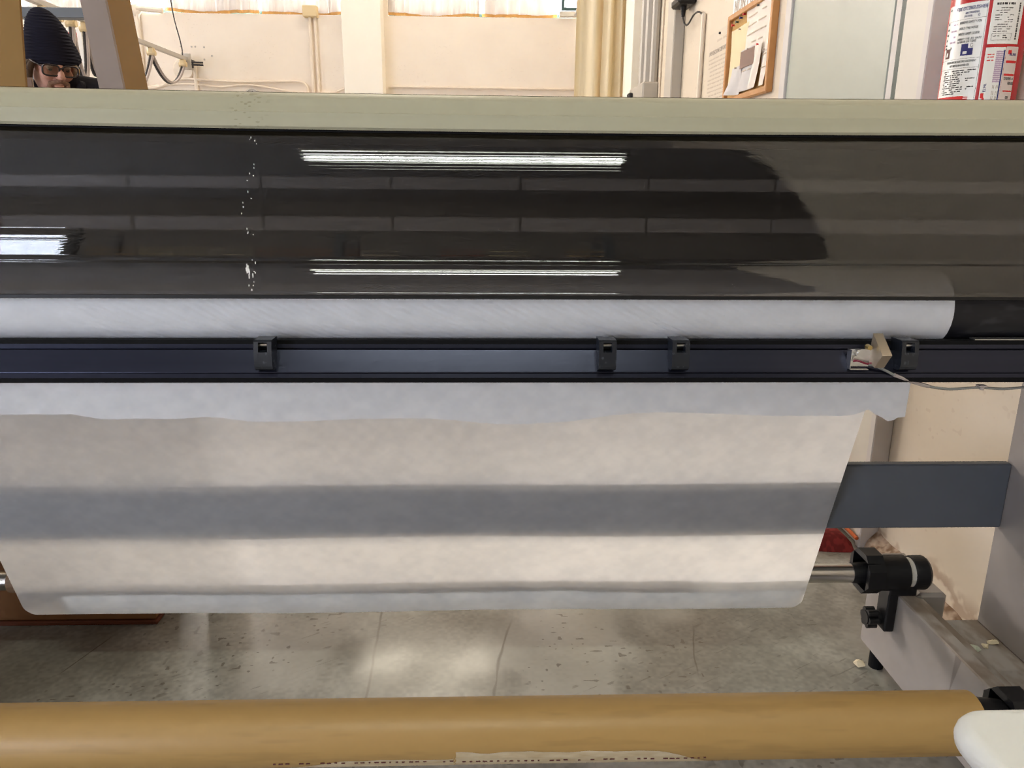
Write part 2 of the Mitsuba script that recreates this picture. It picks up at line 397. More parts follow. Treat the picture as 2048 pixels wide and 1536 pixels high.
# ------------------------------------------------------------------ the room
CEIL = 5.2
struct = lambda name, mesh, m, label, **k: obj(name, mesh, m, label=label, kind='structure', **k)
struct('floor', box(-9, 5, -6, 9.5, -0.1, 0), 'floor', 'worn grey polished concrete floor with cracks and scuffs')
struct('ceiling', box(-9.2, 5.2, -6.2, 9.7, CEIL, CEIL + 0.1), 'ceiling', 'dim hall ceiling')
BY = 9.5
SILL, HEAD = 2.885, 3.85
bays = [(-8.6, -5.9), (-5.4, -1.65), (-1.12, 1.22)]     # window bays of the back wall
wb = [box(-9.2, 1.45, BY, BY + 0.2, 0, SILL), box(-9.2, 1.45, BY, BY + 0.2, HEAD, CEIL)]
edges = [-9.2] + [v for b in bays for v in b] + [1.45]
for a, b in zip(edges[::2], edges[1::2]):
    wb.append(box(a, b, BY, BY + 0.2, SILL, HEAD))
struct('wall_back', wb, 'wall_back', 'peach plastered back wall under the high curtained windows', smooth=False)
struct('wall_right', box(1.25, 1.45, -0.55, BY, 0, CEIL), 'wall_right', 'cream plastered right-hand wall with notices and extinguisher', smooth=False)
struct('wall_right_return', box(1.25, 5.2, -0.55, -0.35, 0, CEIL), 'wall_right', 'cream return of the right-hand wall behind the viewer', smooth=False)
struct('wall_right_side', box(5.0, 5.2, -6.2, -0.55, 0, CEIL), 'wall_dim', 'far right wall behind the viewer', smooth=False)
struct('wall_left', box(-9.2, -9.0, -6.2, BY, 0, CEIL), 'wall_dim', 'left wall of the hall', smooth=False)
GX0, GX1, GZ0, GZ1 = -8.6, -4.45, 0.7, 3.3
struct('wall_front', [box(-9.2, GX0, -6.2, -6, 0, CEIL), box(GX1, 5.2, -6.2, -6, 0, CEIL), box(GX0, GX1, -6.2, -6, 0, GZ0), box(GX0, GX1, -6.2, -6, GZ1, CEIL)],
       'wall_dim', 'front wall of the hall behind the viewer', smooth=False)
# broken plaster skirt along the foot of the right wall
def skirt():
    ys = np.linspace(1.45, 4.2, 120)
    v, f = [], []
    for i, y in enumerate(ys):
        h = (0.03 + 0.05 * min(1, max(0, (y - 1.6) / 0.5))) * 0.45 + (0.012 + 0.04 * min(1, max(0, (y - 1.6) / 0.5))) * meshkit.fbm(np.array([[y * 9, 0.3, 0]]), 4, 3)[0]
        w = 0.02 + 0.045 * meshkit.fbm(np.array([[y * 7, 5.3, 0]]), 4, 5)[0]
        v += [(1.25, y, 0), (1.25 - w, y, 0.0), (1.25 - 0.7 * w, y, 0.5 * h), (1.25, y, h)]
        if i:
            a, b = (i - 1) * 4, i * 4
            for k in range(3):
                f += [(a + k, a + k + 1, b + k + 1), (a + k, b + k + 1, b + k)]
    m = trimesh.Trimesh(v, f, process=False); m.fix_normals()
    return m
obj('plaster_rubble', skirt(), 'rubble', 'wall_right', smooth=False, label='crumbled brown plaster along the foot of the wall')

# column of the back wall and pilaster of the right wall
struct('wall_back_column', box(-1.60, -1.17, 9.22, 9.5, 0, CEIL, 0.004), 'column', 'pale cream column between the two wall panels of the back wall')
struct('wall_right_pilaster', box(1.155, 1.25, 6.55, 6.95, 0, CEIL, 0.004), 'column', 'cream pilaster right of the long curtain', smooth=False)

# windows: panes give the daylight; frames, sheer curtains
for i, (a, b) in enumerate(bays):
    w = f'window_{i + 1}'
    tag(w, ('left', 'middle', 'right')[i] + ' high window of the back wall behind sheer curtains', kind='structure')
    n = max(2, round((b - a) / 1.2))
    xs = np.linspace(a, b, n + 1)
    for j in range(n):
        obj('pane', box(xs[j] + 0.03, xs[j + 1] - 0.03, BY + 0.15, BY + 0.17, SILL + 0.05, HEAD - 0.05), 'label_white', w, smooth=False, emitter={'type': 'area', 'radiance': rgb(DAY_BACK)})
        obj('frame', [box(xs[j], xs[j] + 0.05, BY + 0.08, BY + 0.15, SILL, HEAD), box(xs[j], xs[j + 1], BY + 0.08, BY + 0.15, SILL, SILL + 0.05), box(xs[j], xs[j + 1], BY + 0.08, BY + 0.15, HEAD - 0.05, HEAD)], 'window_frame', w, smooth=False)
w = 'window_4'
tag(w, 'large cool daylight window behind the viewer', kind='structure')
obj('pane', box(GX0 + 0.05, GX1 - 0.05, -6.12, -6.10, GZ0 + 0.05, GZ1 - 0.05), 'label_white', w, smooth=False, emitter={'type': 'area', 'radiance': rgb(DAY_GATE)})
obj('frame', [box(GX0, GX0 + 0.06, -6.1, -6, GZ0, GZ1), box(GX1 - 0.06, GX1, -6.1, -6, GZ0, GZ1), box(GX0, GX1, -6.1, -6, GZ0, GZ0 + 0.06), box(GX0, GX1, -6.1, -6, GZ1 - 0.06, GZ1), box(-7.08, -7.02, -6.1, -6, GZ0, GZ1)], 'trim_grey', w, smooth=False)


def sheer(x0, x1, zb, label, amp=0.012, seed=0, sag=0.02):
    """café curtain in front of a high window, hung on a rod, with a coloured hem"""
    k = thing('sheer_curtain', label, 'curtain', 'sheer curtains in the high windows')
    xs = np.linspace(x0, x1, max(24, int((x1 - x0) * 60)))
    u = (xs - x0) / (x1 - x0)
    yy = 9.54 + amp * np.sin(xs * 34 + 2 * np.sin(xs * 5 + seed)) + 0.005 * np.sin(xs * 90)
    low = zb - sag * np.sin(np.pi * u) + 0.008 * np.sin(xs * 9 + seed)
    def cloth(z0, z1, off=0.0):
        v = np.array([(x, y - off, zz) for x, y, lo in zip(xs, yy, low) for zz in (lo + z0, lo + 0.5 * (z0 + z1), z1 if z1 > 3.1 else lo + z1)])
        n = 3
        f = np.array([(i * n + j, (i + 1) * n + j, (i + 1) * n + j + 1, i * n + j + 1) for i in range(len(xs) - 1) for j in range(n - 1)])
        return trimesh.Trimesh(v, np.vstack([f[:, [0, 1, 2]], f[:, [0, 2, 3]]]), process=False)
    obj('cloth', cloth(0.028, 3.15), 'curtain', k, smooth=True)
    obj('hem', cloth(0.0, 0.032, 0.002), 'curtain_hem', k, smooth=True, label='orange brown hem')
    obj('rod', tube([(x0 - 0.005, 9.54, 3.15), (x1 + 0.005, 9.54, 3.15)], 0.008), 'aluminium', k)


sheer(-5.15, -4.08, 2.895, 'sheer white curtain above the man, left of the slanted post', seed=1)
sheer(-3.62, -2.575, 2.905, 'sheer white curtain with orange hem right of the slanted post', seed=2)
sheer(-2.545, -1.66, 2.895, 'sheer white curtain left of the pale column, behind the tan junction box', seed=3)
sheer(-1.12, -0.09, 2.895, 'sheer white curtain just right of the pale column', seed=4)
sheer(-0.06, 0.80, 2.905, 'sheer white curtain left of the open window sash', seed=5)
sheer(1.03, 1.22, 2.905, 'narrow sheer curtain glimpsed right of the long curtain', seed=6, sag=0.0)

# ceiling lights (hung from the ceiling)
def ceiling_light(x, y, z, L, rad, label, wide=False):
    k = thing('ceiling_light', label, 'ceiling light', 'fluorescent ceiling lights')
    obj('housing', [box(x - L / 2, x + L / 2, y - (0.19 if wide else 0.08), y + (0.19 if wide else 0.08), z + (0.031 if wide else 0.02), z + 0.08, 0.008)], 'lamp_housing', k)
    obj('tube', [box(x - L / 2 + 0.02, x + L / 2 - 0.02, y - 0.055, y + 0.055, z, z + 0.02, 0.004)], 'label_white', k, emitter={'type': 'area', 'radiance': rgb(rad)})
    if wide:
        obj('diffuser', box(x - L / 2 + 0.01, x + L / 2 - 0.01, y - 0.18, y + 0.18, z + 0.021, z + 0.030, 0.003), 'label_white', k, emitter={'type': 'area', 'radiance': rgb(LAMP_GLOW)})
    for s in (-1, 1):
        obj('rod', tube([(x + s * L * 0.35, y, z + 0.08), (x + s * L * 0.35, y, CEIL)], 0.005, 6), 'aluminium', k)
ceiling_light(-0.13, -1.42, 3.85, 1.95, LAMP_FRONT, 'fluorescent ceiling light hanging in front of the printer', True)
for x, y, lab in ((-0.72, 8.0, 'above the far end of the hall'), (-5.0, 7.0, 'above the far left of the hall'), (-4.6, 3.6, 'above the man'), (-0.6, 4.6, 'between printer and back wall')):
    ceiling_light(x, y, 4.62, 1.55, LAMP_HALL, 'fluorescent ceiling light ' + lab)

# storage rack behind the viewer (seen mirrored in the smoked cover)
rk = thing('storage_rack', 'storage rack with boxes behind the viewer, mirrored in the dark cover', 'rack')
for x in (-2.5, -0.9, 0.75):
    for y in (-3.0, -2.45):
        obj('upright', box(x - 0.03, x + 0.03, y - 0.03, y + 0.03, 0, 2.3, 0.004), 'steel_grey', rk)
for z in (0.5, 1.42):
    obj('shelf', box(-2.55, 0.8, -3.03, -2.40, z - 0.06, z, 0.004), 'carton_edge', rk)
x = -2.42
for i, (w_, h_, c_, nm) in enumerate([(0.30, 0.34, 'a', 'brown'), (0.40, 0.36, 'b', 'pale tan'), (0.28, 0.36, 'e', 'cream'), (0.62, 0.36, 'c', 'dark red brown'), (0.24, 0.32, 'e', 'ivory'), (0.22, 0.28, 'f', 'charcoal'), (0.28, 0.35, 'd', 'brick red'), (0.26, 0.36, 'b', 'sand'), (0.2, 0.34, 'f', 'black'), (0.24, 0.36, 'a', 'kraft')]):
    k = thing('storage_box', f'{nm} carton on the shelf of the rack behind the viewer', 'box', 'cartons on the storage rack')
    obj('body', box(x, x + w_, -2.95, -2.48, 1.42, 1.42 + h_ * 0.94, 0.006), 'stored_box_' + c_, k)
    obj('lid', box(x - 0.004, x + w_ + 0.004, -2.954, -2.476, 1.42 + h_ * 0.94, 1.42 + h_, 0.004), 'stored_box_' + c_, k)
    x += w_ + 0.012

# ------------------------------------------------------------------ the printer
PR = thing('printer', 'large format printer with cream hood, smoked curved cover and dark blue feed rail', 'printer')
X0, X1 = -1.42, 1.20
xs_long = np.linspace(X0, X1, 60)


def sag(v):
    v = v.copy()
    u = np.clip((v[..., 0] - 0.05) / 0.82, -1.15, 1.15)
    k = np.clip((v[..., 2] - 1.0) / 0.2, 0, 1)
    v[..., 2] += k * (-0.0045 * (1 - u ** 2) + 0.0012 - 0.0015 * u)
    return v


hood = [(1.158, 1.2135), (1.156, 1.217), (1.160, 1.2365), (1.163, 1.2385), (1.172, 1.255), (1.180, 1.262), (1.195, 1.2665), (1.75, 1.2665), (1.76, 1.25), (1.76, 1.21), (1.20, 1.21), (1.18, 1.2135)]
obj('hood', extrude_x(hood, X0, X1, xs_long, sag), 'hood', PR, smooth=30, label='cream rounded top hood')
obj('cover_seal', extrude_x([(1.160, 1.2105), (1.160, 1.2135), (1.174, 1.2135), (1.174, 1.2105)], X0, X1, xs_long, sag), 'black_matt', PR, smooth=False, label='black gap strip under the hood')


def cover_profile():
    us = np.linspace(0, 1, 240)
    th = []
    for u in us:
        if u < 0.085: a = 34
        elif u < 0.095: a = 34 + (u - 0.085) / 0.01 * (24 - 34)
        elif u < 0.755: a = 26.6 - 24.4 * u
        elif u < 0.79: a = 8.2 + (u - 0.755) / 0.035 * 27
        elif u < 0.80: a = -20
        elif u < 0.87: a = 31 - (u - 0.80) / 0.07 * 5
        elif u < 0.96: a = 26 - (u - 0.87) / 0.09 * 12
        else: a = 14 + (u - 0.96) / 0.04 * 32
        th.append(math.radians(a))
    th = np.array(th)
    y = -np.r_[0, np.cumsum(np.sin((th[1:] + th[:-1]) / 2))]; z = -np.r_[0, np.cumsum(np.cos((th[1:] + th[:-1]) / 2))]
    s = (1.2115 - 0.984) / -z[-1]
    return np.stack([1.166 + y * s, 1.2115 + z * s], 1)


CP = cover_profile()
obj('cover', sheet(CP, xs_long, sag), 'cover', PR, smooth=40, label='smoked transparent curved front cover')
ly, lz = CP[-1]
obj('cover_lip', extrude_x([(ly - 0.002, lz + 0.001), (ly - 0.003, lz - 0.003), (ly + 0.004, lz - 0.005), (ly + 0.006, lz + 0.001)], X0, X1, xs_long), 'black_plastic', PR, smooth=False, label='black lower lip of the cover')
# flecks chipped off the cover
fl = []
for i in range(26):
    u = RNG.uniform(0.05, 0.97); j = int(u * 239)
    q = CP[j]
    x = -0.335 + 0.008 * math.sin(u * 9) + RNG.normal(0, 0.006)
    h_ = RNG.uniform(0.0005, 0.0017); w_ = RNG.uniform(0.0003, 0.0008)
    fl.append(box(x - w_, x + w_, q[0] - 0.0012, q[0] - 0.0004, q[1] - h_, q[1] + h_))
for i in range(10):
    x, z = -0.338 + RNG.normal(0, 0.003), 1.017 + RNG.normal(0, 0.007)
    q = CP[int(np.argmin(abs(CP[:, 1] - z)))]
    fl.append(box(x - 0.0007, x + 0.0007, q[0] - 0.0014, q[0] - 0.0005, z - 0.003, z + 0.003))
obj('scratches', fl, 'label_white', PR, smooth=False, kind='stuff', label='pale chipped flecks down the smoked cover')

# inside and back of the body
obj('body', [box(X0, X1, 1.40, 1.76, 0.88, 1.21, 0.004)], 'inner_dark', PR, label='dark inner body behind the cover')
obj('end_cap', extrude_x([(1.092, 0.855)] + [(y_ - 0.006, z_) for y_, z_ in CP[::-24]] + [(1.154, 1.2135), (1.158, 1.24), (1.17, 1.262), (1.195, 1.272), (1.765, 1.272), (1.765, 0.855)], X1 - 0.02, X1 + 0.035), 'hood', PR, smooth=False)
obj('end_cap', extrude_x([(1.092, 0.855)] + [(y_ - 0.006, z_) for y_, z_ in CP[::-24]] + [(1.154, 1.2135), (1.158, 1.24), (1.17, 1.262), (1.195, 1.272), (1.765, 1.272), (1.765, 0.855)], X0 - 0.06, X0 + 0.02), 'hood', PR, smooth=False)
for z0, z1, y0 in ((1.127, 1.147, 1.30), (1.060, 1.083, 1.30)):
    r_ = obj('inner_rail', box(X0 + 0.03, X1 - 0.03, y0 + 0.012, y0 + 0.1, z0 + 0.002, z1 - 0.002), 'inner_dark', PR, smooth=False)
    for i in range(12):
        a = -0.157 + 0.212 * (i - 5)
        obj('rail_segment', box(max(a + 0.0022, X0 + 0.03), min(a + 0.2098, X1 - 0.04), y0, y0 + 0.014, z0, z1, 0.002), 'inner_rail', r_)

# feed roller under the web, feed rail
RC = (1.190, 0.953); RR = 0.0555
obj('feed_roller', lathe([(0, 0), (RR, 0), (RR, X1 - X0 - 0.02), (0, X1 - X0 - 0.02)], (X0 + 0.01, RC[0], RC[1]), (1, 0, 0), 48), 'rubber', PR, smooth=40, label='black rubber feed roller')
rail = [(1.128, 0.9065), (1.1225, 0.9065), (1.1205, 0.9010), (1.1245, 0.9003), (1.1240, 0.8990), (1.1190, 0.8985), (1.1030, 0.8685), (1.1052, 0.8680), (1.1048, 0.8667), (1.1024, 0.8662), (1.0998, 0.8605), (1.165, 0.8605), (1.165, 0.9065)]
obj('feed_rail', extrude_x(rail, X0, X1 - 0.02), 'rail', PR, smooth=False, label='dark blue aluminium feed rail')
obj('rail_seal', box(X0, X1 - 0.02, 1.1225, 1.137, 0.9065, 0.9125), 'black_matt', PR, smooth=False, label='black seal strip along the top of the rail')
obj('rail_underside', extrude_x([(1.0995, 0.8605), (1.1000, 0.8540), (1.106, 0.8515), (1.160, 0.8515), (1.160, 0.8605)], X0, X1 - 0.02), 'black_matt', PR, smooth=False, label='black underside of the rail')
obj('light_strip', box(0.745, X1 - 0.025, 1.126, 1.140, 0.9126, 0.9145), 'aluminium', PR, smooth=False, label='thin bright edge above the rail')


def clip(xc, label):
    w_ = 0.0128
    prof = [(1.124, 0.9185), (1.094, 0.9190), (1.091, 0.9165), (1.0885, 0.9010), (1.0870, 0.8825), (1.0890, 0.8765), (1.0945, 0.8735), (1.1075, 0.8735), (1.112, 0.879), (1.124, 0.915)]
    b = tm(extrude_x(prof, xc - w_, xc + w_))
    slot = tm(box(xc - 0.0065, xc + 0.0065, 1.08, 1.112, 0.9015, 0.9155))
    c = obj('rail_clip', mf(b - slot), 'clip_plastic', PR, smooth=30, label=label)
    obj('clip_roller', cyl((xc - 0.0062, 1.1005, 0.9105), (xc + 0.0062, 1.1005, 0.9105), 0.0038, n=20), 'chrome', c)


clip(-0.324, 'black roller clip alone on the left half of the rail')
clip(0.176, 'left black roller clip of the close pair on the rail')
clip(0.284, 'right black roller clip of the close pair on the rail')
clip(0.626, 'black roller clip just right of the sensor bracket')

sb = obj('sensor_bracket', trimesh.util.concatenate([
    extrude_x([(1.104, 0.9255), (1.1045, 0.9275), (1.0705, 0.9025), (1.0700, 0.9010), (1.0880, 0.8785), (1.0895, 0.8793), (1.0725, 0.9012)], 0.5745, 0.5890),
    extrude_x([(1.1040, 0.9255), (1.0725, 0.9010), (1.0895, 0.8795), (1.112, 0.8850)], 0.5745, 0.5757)]), 'bracket_metal', PR, smooth=False, label='bent metal sensor bracket on the rail')
obj('mount_plate', [box(0.5425, 0.5435, 1.098, 1.112, 0.8745, 0.9030), box(0.5425, 0.5745, 1.1065, 1.1085, 0.8765, 0.9030), box(0.5425, 0.5700, 1.096, 1.108, 0.8735, 0.8745)], 'aluminium', sb, smooth=False)
obj('stud', [cyl((0.5665, 1.101, 0.9080), (0.5665, 1.092, 0.9080), 0.0042, 0.0036, n=16)], 'brass', sb)
obj('nut', [cyl((0.5545, 1.108, 0.8985), (0.5545, 1.0985, 0.8985), 0.0058, n=6), cyl((0.5545, 1.0985, 0.8985), (0.5545, 1.0965, 0.8985), 0.003, n=10), cyl((0.5515, 1.108, 0.8890), (0.5515, 1.0995, 0.8890), 0.0058, n=6)], 'aluminium', sb, smooth=False)
obj('sensor_wire', tube(spline([(0.548, 1.1, 0.886), (0.553, 1.094, 0.8875), (0.560, 1.095, 0.885), (0.5745, 1.098, 0.8835)], 16), 0.0016, 6), 'red_dot', sb)
cb = obj('sensor_cable', tube(spline([(0.570, 1.098, 0.8815), (0.585, 1.098, 0.8775), (0.612, 1.100, 0.8650), (0.634, 1.103, 0.8565), (0.672, 1.107, 0.8450), (0.71, 1.110, 0.8395), (0.756, 1.112, 0.8415), (0.79, 1.113, 0.8390), (0.83, 1.115, 0.8415), (0.95, 1.125, 0.848), (1.10, 1.15, 0.86)], 70), 0.0021, 8), 'cable_grey', PR, label='thin grey sensor cable sagging under the rail')
obj('cable_sleeve', tube(spline([(0.612, 1.0995, 0.8650), (0.634, 1.1025, 0.8565), (0.672, 1.1065, 0.8450)], 16), 0.0030, 8), 'cable_pale', cb)
obj('cable_tie', [box(0.752, 0.764, 1.107, 1.117, 0.8435, 0.8455), cyl((0.7585, 1.1115, 0.838), (0.7595, 1.1115, 0.846), 0.0036, n=10)], 'cable_pale', cb, smooth=False)

# stand
obj('cross_bar', box(X0 - 0.03, 1.090, 1.459, 1.480, 0.436, 0.580, 0.003), 'steel_grey', PR, label='grey steel cross bar of the stand')
for s, (a, b) in enumerate(((1.090, 1.17), (-1.53, -1.45))):
    obj('leg_post', box(a, b, 1.13, 1.478, 0.20, 0.882, 0.003), 'post', PR, smooth=30, label='wide grey post of the stand')
ft = obj('foot_beam', [box(0.930, 0.966, 0.86, 1.655, 0.040, 0.240, 0.003)], 'foot', PR, label='long grey foot beam with dusty top')
obj('foot_plate', [box(0.9685, 1.20, 0.86, 1.485, 0.04, 0.200, 0.003), box(0.9685, 1.00, 0.86, 1.60, 0.04, 0.222, 0.003)], 'foot', ft)
for x_, y_ in ((0.948, 0.95), (0.948, 1.60), (1.15, 0.95), (1.15, 1.42)):
    obj('foot_pad', cyl((x_, y_, 0), (x_, y_, 0.045), 0.017, n=16), 'black_matt', ft)
obj('motor_box', box(0.985, 1.055, 1.535, 1.615, 0.150, 0.2330, 0.008), 'post', ft)
obj('motor_box', box(0.965, 1.040, 1.62, 1.70, 0.150, 0.2560, 0.010), 'post', ft)
fl2 = obj('foot_beam', [box(-1.29, -1.255, 0.86, 1.655, 0.040, 0.240, 0.003), box(-1.51, -1.292, 0.86, 1.485, 0.04, 0.20, 0.003)], 'foot', PR)
for y_ in (0.95, 1.60):
    obj('foot_pad', cyl((-1.272, y_, 0), (-1.272, y_, 0.045), 0.017, n=16), 'black_matt', fl2)


def shaft_clamp(y, z, label, side=1):
    """clamp on a foot beam that carries the end of a shaft; side -1: mirrored, on the left beam"""
    k = thing('shaft_clamp', label, 'clamp', 'black shaft clamps on the foot beams')
    M = lambda m: m if side > 0 else moved(m, np.array([[-1, 0, 0, -0.325], [0, 1, 0, 0], [0, 0, 1, 0], [0, 0, 0, 1.0]]))
    def o(nm, ms, mt, sm=35):
        m = M(trimesh.util.concatenate(ms if isinstance(ms, list) else [ms])); m.fix_normals()
        return obj(nm, m, mt, k, smooth=sm)
    a = np.arange(8) * np.pi / 4 + np.pi / 8
    octo = np.stack([y + 0.051 * np.cos(a), z + 0.006 + 0.051 * np.sin(a)], 1)
    fl_ = tm(extrude_x(octo, 0.842, 0.880)) - tm(box(0.83, 0.872, y - 0.034, y + 0.034, z - 0.028, z + 0.040))
    o('flange', mf(fl_), 'black_plastic', False)
    hub = tm(cyl((0.879, y, z), (0.943, y, z), 0.040, n=32)) + tm(box(0.905, 0.9285, y - 0.024, y + 0.020, 0.148, z, 0.003)) + tm(box(0.905, 0.968, y - 0.026, y + 0.026, 0.2405, z - 0.02, 0.003))
    o('arm', mf(hub), 'black_plastic')
    pts = []
    kn = [m_ for m_ in [cyl((0.872, y + 0.005, 0.170), (0.9055, y + 0.005, 0.170), 0.016, n=20)]]
    for i in range(6):
        t_ = i * math.pi / 3
        kn.append(cyl((0.874, y + 0.005 + 0.016 * math.cos(t_), 0.170 + 0.016 * math.sin(t_)), (0.896, y + 0.005 + 0.016 * math.cos(t_), 0.170 + 0.016 * math.sin(t_)), 0.0085, n=12))
    u = tm(kn[0])
    for q in kn[1:]: u = u + tm(q)
    o('knob', mf(u), 'black_plastic')
    o('collar', cyl((0.943, y, z), (0.957, y, z), 0.034, n=32), 'pipe_grey')
    o('cap', lathe([(0, 0), (0.037, 0), (0.0385, 0.006), (0.0385, 0.030), (0.034, 0.036), (0, 0.036)], np.array([0.957, y, z]), (1, 0, 0)), 'black_plastic')
    return k


SY, SZ = 1.54, 0.287
TY, TZ = 1.047, 0.288
shaft_clamp(SY, SZ, 'black shaft clamp with knob at the far end of the grey foot beam')
shaft_clamp(TY, TZ, 'black shaft clamp holding the kraft tube near the white table')
shaft_clamp(SY, SZ, 'black shaft clamp holding the left end of the steel shaft', -1)
shaft_clamp(TY, TZ, 'black shaft clamp holding the left end of the kraft tube', -1)

tk = thing('take_up_shaft', 'bright steel shaft running behind the hanging paper into the black clamp', 'shaft')
obj('shaft', cyl((-1.20, SY, SZ), (0.878, SY, SZ), 0.0215, n=32), 'chrome', tk)
obj('sleeve', cyl((0.822, SY, SZ), (0.8785, SY, SZ), 0.0225, 0.026, n=32), 'black_plastic', tk)
obj('core_tube', cyl((-1.040, SY, SZ), (0.46, SY, SZ), 0.0265, n=32, hole=0.0222), 'core_brown', label='dark brown cardboard core on the steel shaft behind the hanging paper', cat='cardboard tube')

kt = thing('kraft_tube', 'long kraft brown cardboard tube lying low across the front of the printer', 'cardboard tube')
obj('tube', cyl((-1.10, TY, TZ), (0.794, TY, TZ), 0.0500, n=64, hole=0.043), 'kraft_tube', kt, smooth=40)
obj('end_plug', [cyl((0.770, TY, TZ), (0.845, TY, TZ), 0.0425, 0.036, n=32)], 'black_plastic', kt)
obj('end_plug', [cyl((-1.17, TY, TZ), (-1.08, TY, TZ), 0.036, 0.0425, n=32)], 'black_plastic', kt)
# torn strips of glued paper left on the underside of the tube
def residue(x0, x1, a0, a1, seed, n=140):
    rr = 0.0504
    xs = np.linspace(x0, x1, n)
    j0 = meshkit.fbm(np.stack([xs * 30, xs * 0 + seed, xs * 0], 1), 4, seed)
    j1 = meshkit.fbm(np.stack([xs * 45, xs * 0 + seed + 9, xs * 0], 1), 4, seed + 1)
    v, f = [], []
    for i, x in enumerate(xs):
        e = min(1, 6 * min(i, n - 1 - i) / n + 0.1)
        top = a0 - 15 * (x < -0.05)
        lo, hi = a1 + 5 * (j1[i] - 0.5), a1 + (top - a1) * e + 9 * (j0[i] - 0.5)
        for t in np.linspace(lo, hi, 5):
            q = math.radians(t); v.append((x, TY - rr * math.cos(q), TZ + rr * math.sin(q)))
        if i:
            for k in range(4):
                a = (i - 1) * 5 + k; f += [(a, a + 5, a + 6), (a, a + 6, a + 1)]
    m = trimesh.Trimesh(v, f, process=False)
    return m
obj('paper_residue', [residue(-0.335, 0.375, -1, -56, 3)], 'kraft_residue', kt, smooth=False, label='torn strip of pale glued paper along the underside')
pf = []
for x in np.arange(-0.33, 0.36, 0.0105):
    if RNG.random() < 0.75:
        q = math.radians(-23 + 2 * (x < -0.05) + RNG.normal(0, 0.5))
        c = np.array([x, TY - 0.0507 * math.cos(q), TZ + 0.0507 * math.sin(q)])
        pf.append(box(x - RNG.uniform(0.001, 0.004), x + RNG.uniform(0.001, 0.004), c[1] - 0.0007, c[1] + 0.0007, c[2] - 0.0008, c[2] + 0.0008))
obj('perforation_marks', pf, 'ink_maroon', kt, smooth=False, kind='stuff', label='dark dashes along the torn strip')

# ------------------------------------------------------------------ paper
def wrapped():
    xs, an = np.arange(-1.015, 0.7105, 0.0023), np.radians(np.arange(125, -100.1, -2.2))
    x, a = np.meshgrid(xs, an, indexing='ij')
    s = a * RR                                                  # length along the wrap
    w = np.clip((x + 0.80) / 0.35, 0.12, 1) * np.clip((0.64 - x) / 0.30, 0.1, 1) * np.clip((0.75 - a) / 0.7, 0.12, 1)
    wob = meshkit.noise(np.stack([x * 9, s * 12, s * 0], -1), 3)
    p1 = np.abs(np.sin(300 * (0.55 * x + s) + 4 * wob)); p2 = np.abs(np.sin(300 * (0.55 * x - s) + 4 * wob + 1))
    h = (0.75 * np.minimum(p1, p2) + 0.35 * p1) * w * 0.00105
    h = h + 0.0014 * (meshkit.fbm(np.stack([x * 14, s * 18, s * 0], -1), 3, 4) - 0.5)
    r = RR + 0.0022 + h
    v = np.stack([x, RC[0] - r * np.cos(a), RC[1] + r * np.sin(a)], -1).reshape(-1, 3)
    n = len(an)
    i, j = np.meshgrid(np.arange(len(xs) - 1), np.arange(n - 1), indexing='ij')
    q = (i * n + j).ravel()
    return trimesh.Trimesh(v, np.vstack([np.stack([q, q + n, q + n + 1], 1), np.stack([q, q + n + 1, q + 1], 1)]), process=False)
wp = thing('paper_web', 'white paper wrapped over the feed roller with its torn end hanging below the rail', 'paper')
obj('wrapped_paper', wrapped(), 'paper_roll', wp, smooth=True, label='quilted crinkles on the wrapped part')
TORN = [(-1.015, .764), (-0.9, .767), (-0.797, 0.765), (-0.765, 0.766), (-0.731, 0.767), (-0.728, 0.763), (-0.701, 0.767), (-0.676, 0.766), (-0.637, 0.757), (-0.572, 0.759), (-0.515, 0.758), (-0.458, 0.763), (-0.393, 0.754), (-0.311, 0.754), (-0.228, 0.758), (-0.104, 0.759), (-0.038, 0.753), (0.021, 0.747), (0.063, 0.747), (0.147, 0.752), (0.206, 0.762), (0.273, 0.767), (0.341, 0.766), (0.4, 0.764), (0.486, 0.76), (0.615, 0.761), (0.635, 0.767), (0.646, 0.772), (0.656, 0.765), (0.672, 0.757), (0.681, 0.751), (0.692, 0.754), (0.697, 0.758), (0.710, 0.759)]
def strip():
    tx, tz = np.array(TORN).T
    xs = np.unique(np.r_[np.linspace(-1.015, 0.71, 230), tx])
    low = np.interp(xs, tx, tz)
    sm = np.convolve(np.pad(low, 3, 'edge'), np.ones(7) / 7, 'valid')
    low = np.where(xs < 0.6, sm, low) + 0.0012 * (RNG.random(len(xs)) - 0.5)
    v, f = [], []
    top = [(1.200, 0.8965), (1.208, 0.878), (1.216, 0.855), (1.2205, 0.83)]
    for x, lo in zip(xs, low):
        yy = 1.222 + 0.003 * math.sin(x * 5)
        v += [(x, y, z) for y, z in top] + [(x, yy + 0.0004 * k, 0.815 + (lo - 0.815) * k / 4) for k in range(5)]
    n = 9
    f = np.array([(i * n + j, (i + 1) * n + j, (i + 1) * n + j + 1, i * n + j + 1) for i in range(len(xs) - 1) for j in range(n - 1)])
    return trimesh.Trimesh(v, np.vstack([f[:, [0, 1, 2]], f[:, [0, 2, 3]]]), process=False)
obj('torn_end', strip(), 'paper_double', wp, smooth=True, label='torn wavy end of the paper')

